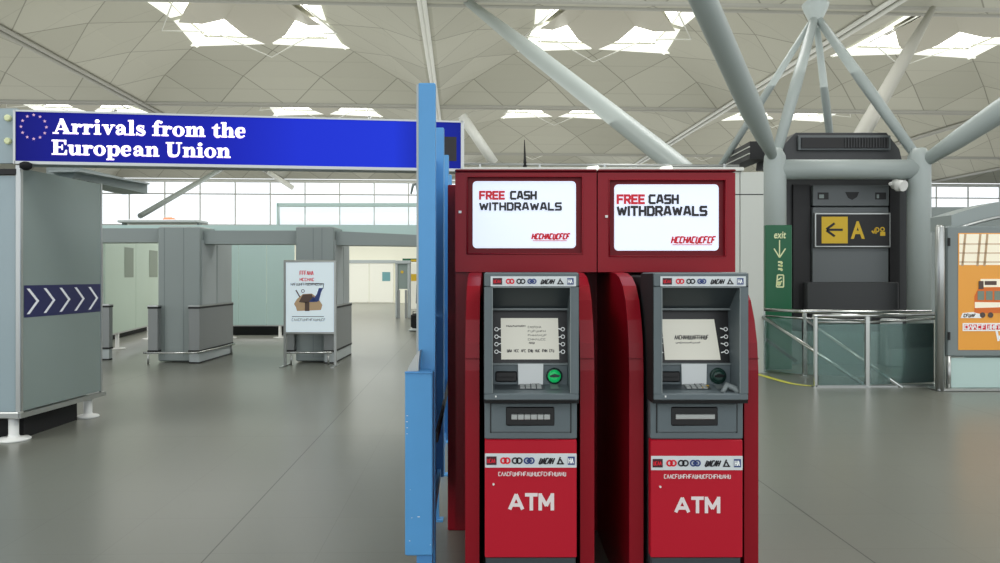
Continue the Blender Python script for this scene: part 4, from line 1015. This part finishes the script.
counter(-2.98, -2.80, 12.7, 14.15, 'grey checkpoint counter beside the right edge of the white poster stand')
counter(-3.62, -3.5, 12.75, 12.95, 'narrow counter stub hidden behind the left edge of the poster stand', False)
counter(-7.9, -6.88, 13.2, 13.35, 'grey checkpoint counter half hidden behind the frosted glass booth')
def bumper(pts, legs, label):
    root = thing('bumper_rail', label, 'rail', (pts[0][0], pts[0][1], 0), 'low tubular bumper rails')
    b = MB(); b.tube(pts, .018, 10); b.build('rail', 'chrome', root)
    for x_, y_ in legs:
        b = MB(); b.tube([(x_, y_, 0), (x_, y_, .18)], .017, 8); b.build('leg', 'silver', root)
bumper([(-6.0, 12.62, .19), (-5.25, 12.58, .19), (-5.08, 12.68, .19), (-5.06, 14.3, .19)], [(-5.92, 12.62), (-5.08, 14.2)], 'low steel bumper rail around the foot of the left checkpoint pillar')
bumper([(-3.55, 12.5, .205), (-2.80, 12.5, .205)], [(-3.48, 12.5), (-2.86, 12.5)], 'low steel bumper rail across the legs of the white poster stand')
# lintel
lt2 = thing('portal_lintel', 'long grey lintel beam joining the checkpoint pillars across the walkway', 'lintel', (-4, 13, 2.05))
def lint(xa, xb, za0, za1, zb0, zb1):
    b = MB(); b.loft([[(xa, y, z0) for y, z0 in ((13.0, za0), (13.5, za0), (13.5, za1), (13.0, za1))], [(xb, y, z0) for y, z0 in ((13.0, zb0), (13.5, zb0), (13.5, zb1), (13.0, zb1))]]); b.build('beam', 'grey', lt2)
lint(-8.2, -5.862, 2.06, 2.31, 2.07, 2.31); lint(-5.135, -3.505, 2.04, 2.27, 2.04, 2.27); lint(-2.845, -.9, 2.02, 2.26, 2.0, 2.17)
b = MB(); b.tube([(-8.2, 13.02, 2.34), (-.9, 13.02, 2.32)], .02, 8)
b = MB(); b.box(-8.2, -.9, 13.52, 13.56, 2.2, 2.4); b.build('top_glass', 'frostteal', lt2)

# frosted screens
def screen(p, q, z0, z1, m, feet, label, panes=3, marks=()):
    root = thing('frosted_screen', label, 'glass screen', ((p[0]+q[0])/2, (p[1]+q[1])/2, 0))
    P_, Q_ = Vector((*p, 0)), Vector((*q, 0)); d = (Q_-P_); n_ = d.length; d.normalize(); nn = Vector((d.y, -d.x, 0))
    f = Face(tuple(P_), d, (0, 0, 1), nn)
    for i in range(panes):
        b = MB(); a0, a1 = n_*i/panes+.008, n_*(i+1)/panes-.008
        b.prism([(a0, z0), (a1, z0), (a1, z1), (a0, z1)], lambda a, c, dd: f.p(a, c, dd), -.02, .02); pn = b.build('pane', m, root)
    for a, w_, za, zb in marks:
        b = MB(); f.rect(b, a, za, a+w_, zb, .024); b.build('etched_window', 'frostdark', root)
    b = MB(); b.prism([(0, z0-.03), (n_, z0-.03), (n_, z0), (0, z0)], lambda a, c, dd: f.p(a, c, dd), -.03, .03); b.build('bottom_rail', 'silver', root)
    b = MB(); b.prism([(0, .0), (n_, .0), (n_, z0-.04), (0, z0-.04)], lambda a, c, dd: f.p(a, c, dd), -.9, -.8); b.build('shade_slab', 'matblack', root)  # black slab stands in for the shade in the gap below
    for a in feet:
        c = Vector(f.p(a, 0, 0)); b = MB(); b.lathe(tuple(c), [(.16, 0), (.15, .02), (.04, .03), (.035, z0-.02)], 18); b.build('foot', 'white', root)
screen((-7.6, 14.4), (-8.75, 20.4), .34, 2.3, 'frostgreen', (.8, 3.2), 'pale green frosted glass screen seen through the left checkpoint opening', 3, ((1.2, .65, 1.45, 2.08), (3.1, .75, 1.45, 2.08)))
screen((-6.9, 17.9), (-4.9, 17.9), .31, 2.4, 'frostteal', (.45, 1.65), 'teal frosted glass screen between the two checkpoint pillars', 3)
b = MB(); b.box(-5.25, -4.75, 19.5, 19.6, .0, 2.5); tag(b.build('cream_partition', 'cream'), 'narrow cream partition strip seen just left of the poster stand', 'partition')

# ------------------------------------------------------------------ poster stand
ps = thing('poster_stand', 'silver framed poster stand with white luggage poster before the checkpoint pillar', 'poster stand', (-3.13, 12.4, 0))
PD = 12.35; ax = lambda v: fx(v, PD); az = lambda v: fzz(v, PD)
b = MB(); b.box(ax(283.4), ax(336.2), PD, PD+.06, az(334.5), az(260), .012); fr_ = b.build('frame', 'silver', ps)
for v, zt2 in ((284.6, 334), (335, 334)):
    b = MB(); b.box(ax(v)-.02, ax(v)+.02, PD, PD+.05, 0, az(zt2), .004); b.box(ax(v)-.03, ax(v)+.03, PD-.22, PD+.25, 0, .015); b.build('leg', 'silver', ps)
fc = Face((0, PD, 0)); b = MB(); fc.rect(b, ax(286), az(332), ax(333.8), az(262.5), .004); pp = b.build('poster', 'posterblue', ps)
b = MB(); scribble(b, fc, ax(300), az(275), ax(314), az(271), 6, .012, 0, 2, .007); scribble(b, fc, ax(300), az(281), ax(315), az(278), 6, .010, 0, 3, .007); b.build('poster_title', 'printred', pp)
b = MB(); scribble(b, fc, ax(291), az(285.5), ax(323), az(283), 18, .006, 0, 4, .007); fc.line(b, (ax(306), az(283.8)), (ax(324), az(283.8)), .012, .007); fc.line(b, (ax(324), az(283.8)), (ax(323), az(289)), .01, .007); b.build('poster_rule', 'printdark', pp)
b = MB(); fc.poly(b, [(ax(294), az(304)), (ax(297), az(299)), (ax(303), az(294)), (ax(312), az(293.5)), (ax(318), az(298)), (ax(322.5), az(305)), (ax(321), az(310)), (ax(297), az(311)), (ax(296), az(307))], .006); b.build('bag_print', 'tan', pp)
b = MB(); fc.poly(b, [(ax(299), az(302)), (ax(303), az(294.5)), (ax(312), az(294)), (ax(314), az(301)), (ax(306), az(303))], .008); fc.rect(b, ax(305), az(311), ax(309.5), az(302), .008); fc.line(b, (ax(296), az(290)), (ax(300), az(297)), .02, .008); fc.ring(b, ax(303), az(291), .03, .01, .008); b.build('bag_detail', 'brown', pp)
b = MB(); fc.poly(b, [(ax(313), az(300)), (ax(316), az(302)), (ax(319), az(301)), (ax(321), az(293)), (ax(323), az(288)), (ax(319), az(288)), (ax(317), az(294))], .009); fc.poly(b, [(ax(309), az(302)), (ax(314), az(296)), (ax(315), az(302))], .009); b.build('bottle_print', 'printblue', pp)
b = MB(); fc.line(b, (ax(292), az(316.5)), (ax(324), az(316.5)), .012, .007); scribble(b, fc, ax(292), az(321), ax(326), az(318.5), 16, .007, 0, 5, .007); b.build('poster_caption', 'greydk', pp)

# ------------------------------------------------------------------ far room in the right opening
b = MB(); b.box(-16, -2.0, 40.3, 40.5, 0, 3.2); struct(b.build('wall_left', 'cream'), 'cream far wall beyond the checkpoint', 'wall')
FD = 40.0; qx = lambda v: fx(v, FD); qz = lambda v: fzz(v, FD)
d2 = thing('door_1', 'pair of white doors in the far cream wall with a small teal notice', 'door', ((qx(350)+qx(393))/2, FD, 0)); d2['kind'] = 'structure'
for a, c in ((347, 368.5), (369, 393)):
    b = MB(); b.box(qx(a), qx(c), FD+.1, FD+.25, .02, qz(263), .02); b.build('leaf', 'creamdoor', d2)
b = MB(); b.box(qx(345), qx(395), FD+.05, FD+.28, qz(263), qz(260)); b.build('frame', 'greylt', d2)
b = MB(); Face((0, FD+.1, 0)).rect(b, qx(382), qz(281), qx(390), qz(272), .02); b.build('notice', mat('teal print', (110, 165, 170), .5), d2)
b = MB(); b.box(qx(397), qx(399), 39.9, 40.1, 0, qz(262)); 
# metal detector gate
GD = 26.0; jx = lambda v: fx(v, GD); jz = lambda v: fzz(v, GD)
mg = thing('detector_gate', 'pale grey walk through gate with control box near the far white doors', 'gate', (jx(402), GD, 0))
for v in (396.5, 408.5):
    b = MB(); b.box(jx(v-1.2), jx(v+1.2), GD, GD+.4, 0, jz(263), .02); b.build('upright', 'greylt', mg)
b = MB(); b.box(jx(395), jx(410), GD-.02, GD+.42, jz(264), jz(260.5), .02); b.build('crossbar', 'greylt', mg)
b = MB(); b.box(jx(397.8), jx(407.2), GD+.05, GD+.35, jz(289), jz(264)); b.build('control_box', 'frost', mg)
b = MB(); b.box(jx(398), jx(400), GD-.05, GD+.02, 0, jz(290)); b.box(jx(405), jx(407), GD-.05, GD+.02, 0, jz(290)); b.build('lower_post', 'mesh', mg)
b = MB(); Face((0, GD+.04, 0)).disc(b, jx(402), jz(272), .05, .01); b.build('badge', 'yellow', mg)
b = MB(); b.box(fx(402.5, 30), fx(421, 30), 30, 30.1, fzz(262, 30), fzz(258.5, 30)); eg = b.build('direction_sign', 'greensign'); tag(eg, 'small green and yellow sign strip hanging above the far gate', 'sign')
b = MB(); b.box(fx(411, 30), fx(421, 30), 29.97, 30, fzz(261.5, 30), fzz(259.5, 30)); b.build('yellow_area', 'yellow', eg)
b = MB(); b.box(fx(409, 33), fx(419, 33), 33, 33.1, 0, fzz(262, 33), .02); wb = b.build('notice_board', 'creamdoor'); tag(wb, 'pale notice board with yellow sheet beside the blue barrier, far down the hall', 'notice board')
b = MB(); Face((0, 33, 0)).rect(b, fx(410.5, 33), fzz(281, 33), fx(418, 33), fzz(274, 33), .01); b.build('yellow_sheet', 'yellow', wb)
# trolley with black bags
TD = 20.0; tx = lambda v: fx(v, TD); tz_ = lambda v: fzz(v, TD)
tr = thing('luggage_trolley', 'pale luggage trolley half hidden behind the blue barrier', 'trolley', (tx(416), TD, 0))
b = MB(); b.box(tx(409.5), tx(424), TD-.2, TD+.5, .02, .06, .01); b.build('deck', 'greylt', tr)
b = MB(); b.tube([(tx(422), TD+.5, .05), (tx(422), TD+.5, 1.05), (tx(416), TD+.5, 1.1)], .02, 8); b.build('handle', 'silver', tr)
su = thing('suitcase', 'small black suitcase low beside the blue barrier, far down the hall', 'suitcase', (tx(415), TD, .07))
b = MB(); b.box(tx(411), tx(420), TD-.1, TD+.15, .08, tz_(313.5), .05); b.build('shell', 'matblack', su)
b = MB(); b.tube([(tx(413), TD, tz_(314)), (tx(413), TD, tz_(311.5)), (tx(418), TD, tz_(311.5)), (tx(418), TD, tz_(314))], .012, 6); b.build('handle', 'gasket', su)
b = MB(); b.prism([(tx(415), tz_(303)), (tx(415.5), tz_(285)), (tx(418), tz_(280)), (tx(423), tz_(280)), (tx(424), tz_(306)), (tx(417), tz_(307))], lambda a, c, d: (a, d, c), TD+.2, TD+.42)
tag(b.build('garment_bag', 'matblack'), 'black garment bag hanging on the trolley handle, above the small suitcase', 'bag')

# mezzanine glass box and bits above the lintel
mz = thing('glass_enclosure', 'pale blue glass enclosure with a flat top rail before the far windows', 'glass enclosure', (at(347, 215, 30)[0], 30, at(0, 228, 30)[2]))
ex = lambda v: fx(v, 30.); ez = lambda v: fzz(v, 30.)
b = MB(); b.box(ex(277), ex(421), 30, 30.2, ez(206.5), ez(203), .01); b.build('top_rail', 'frostteal', mz)
b = MB(); b.box(ex(276.5), ex(278.5), 30, 30.2, ez(232), ez(203)); b.build('corner_post', 'frostteal', mz)
b = MB(); b.box(ex(278.5), ex(421), 30.05, 30.08, ez(232), ez(207)); b.build('pane', 'glassb', mz)
b = MB(); b.box(fx(117, 20), fx(197, 20), 20, 20.8, fzz(222.5, 20), fzz(219.3, 20), .02); sl_ = b.build('canopy_slab', 'greylt'); tag(sl_, 'thin grey canopy slab above the left checkpoint opening', 'canopy')
b = MB(); b.box(fx(118, 20), fx(120, 20), 20.2, 20.4, fzz(232, 20), fzz(222.4, 20)); b.box(fx(194, 20), fx(196, 20), 20.2, 20.4, fzz(232, 20), fzz(222.4, 20)); b.build('support', 'greydk', sl_)
b = MB(); b.lathe((fx(166, 20), 20.2, fzz(219.3, 20)), [(.17, 0), (.15, .04), (.06, .07)], 14); tag(b.build('warning_lamp', mat('orange lamp', (225, 120, 80), .4, emit=(225, 120, 80), es=.3)), 'small orange warning lamp on the thin canopy slab', 'lamp')
sp2 = thing('hanging_spotlight', 'small pinkish spotlight hanging beside the blue barrier before the far windows', 'spotlight', at(414, 188, 25))
b = MB(); b.tube([at(411, 194, 25), at(413, 185, 25), at(417, 183.5, 25)], [.03, .05, .04], 8); b.tube([at(417, 183.5, 25), at(418, 196, 25)], [.06, .03], 8); b.build('lamp_head', 'greydk', sp2)
# deeper hall volumes right of the lift
b = MB(); b.box(fx(928, 22), fx(1100, 22), 22, 22.3, 0, fzz(207, 22)); tag(b.build('hall_screen', 'grey'), 'pale grey screen wall behind the orange poster kiosk', 'screen wall')

# ------------------------------------------------------------------ light
w = bpy.data.worlds.new('sky'); bpy.context.scene.world = w; w.use_nodes = True
bg = w.node_tree.nodes['Background']; bg.inputs[0].default_value = (.93, .97, 1, 1); bg.inputs[1].default_value = 1.45
def area(name, loc, size, energy, up=False, col=(1, .99, .97), rotx=None):
    l = bpy.data.lights.new(name, 'AREA'); l.shape = 'RECTANGLE'; l.size, l.size_y = size; l.energy = energy; l.color = col
    o = bpy.data.objects.new(name, l); o.location = loc
    o.rotation_euler = (math.pi if up else 0, 0, 0) if rotx is None else (rotx, 0, 0)
    C.objects.link(o); return o
# uplighters washing the roof
for x in (-30, -12, 6, 24, 42):
    for y in (20, 38, 56, 74):
        area('roof_uplighter', rot(x, y, 5.5), (16, 16), 600 if y > 30 else 560, True, (1, .985, .94))
# daylight through the skylights over and behind the viewer
for x in (-12, 6, 24):
    for y in (2, 20):
        area('skylight_lamp', rot(x, y, 13.6), (7, 7), 950)
area('far_room_fill', (-8, 34, 4.5), (8, 5), 420)  # unseen light added to brighten the cream far wall
area('left_hall_lamp', (-8, 20, 4.6), (8, 5), 160)

# ------------------------------------------------------------------ camera
cd = bpy.data.cameras.new('camera'); cam = bpy.data.objects.new('camera', cd); C.objects.link(cam)
cam.location = (0, 0, EYE); cam.rotation_euler = (math.pi/2, 0, 0)
cd.sensor_width = 36; cd.lens = 36*F/1000; cd.shift_y = -(281.5-HOR)/1000; cd.clip_end = 500
bpy.context.scene.camera = cam
sc = bpy.context.scene
sc.view_settings.view_transform = 'Standard'; sc.view_settings.look = 'None'
sc.cycles.sample_clamp_indirect = 2.0; sc.cycles.caustics_reflective = False; sc.cycles.caustics_refractive = False
sc.view_settings.exposure = 0; sc.view_settings.gamma = 1
for o in bpy.data.objects:
    if '_org' in o: del o['_org']
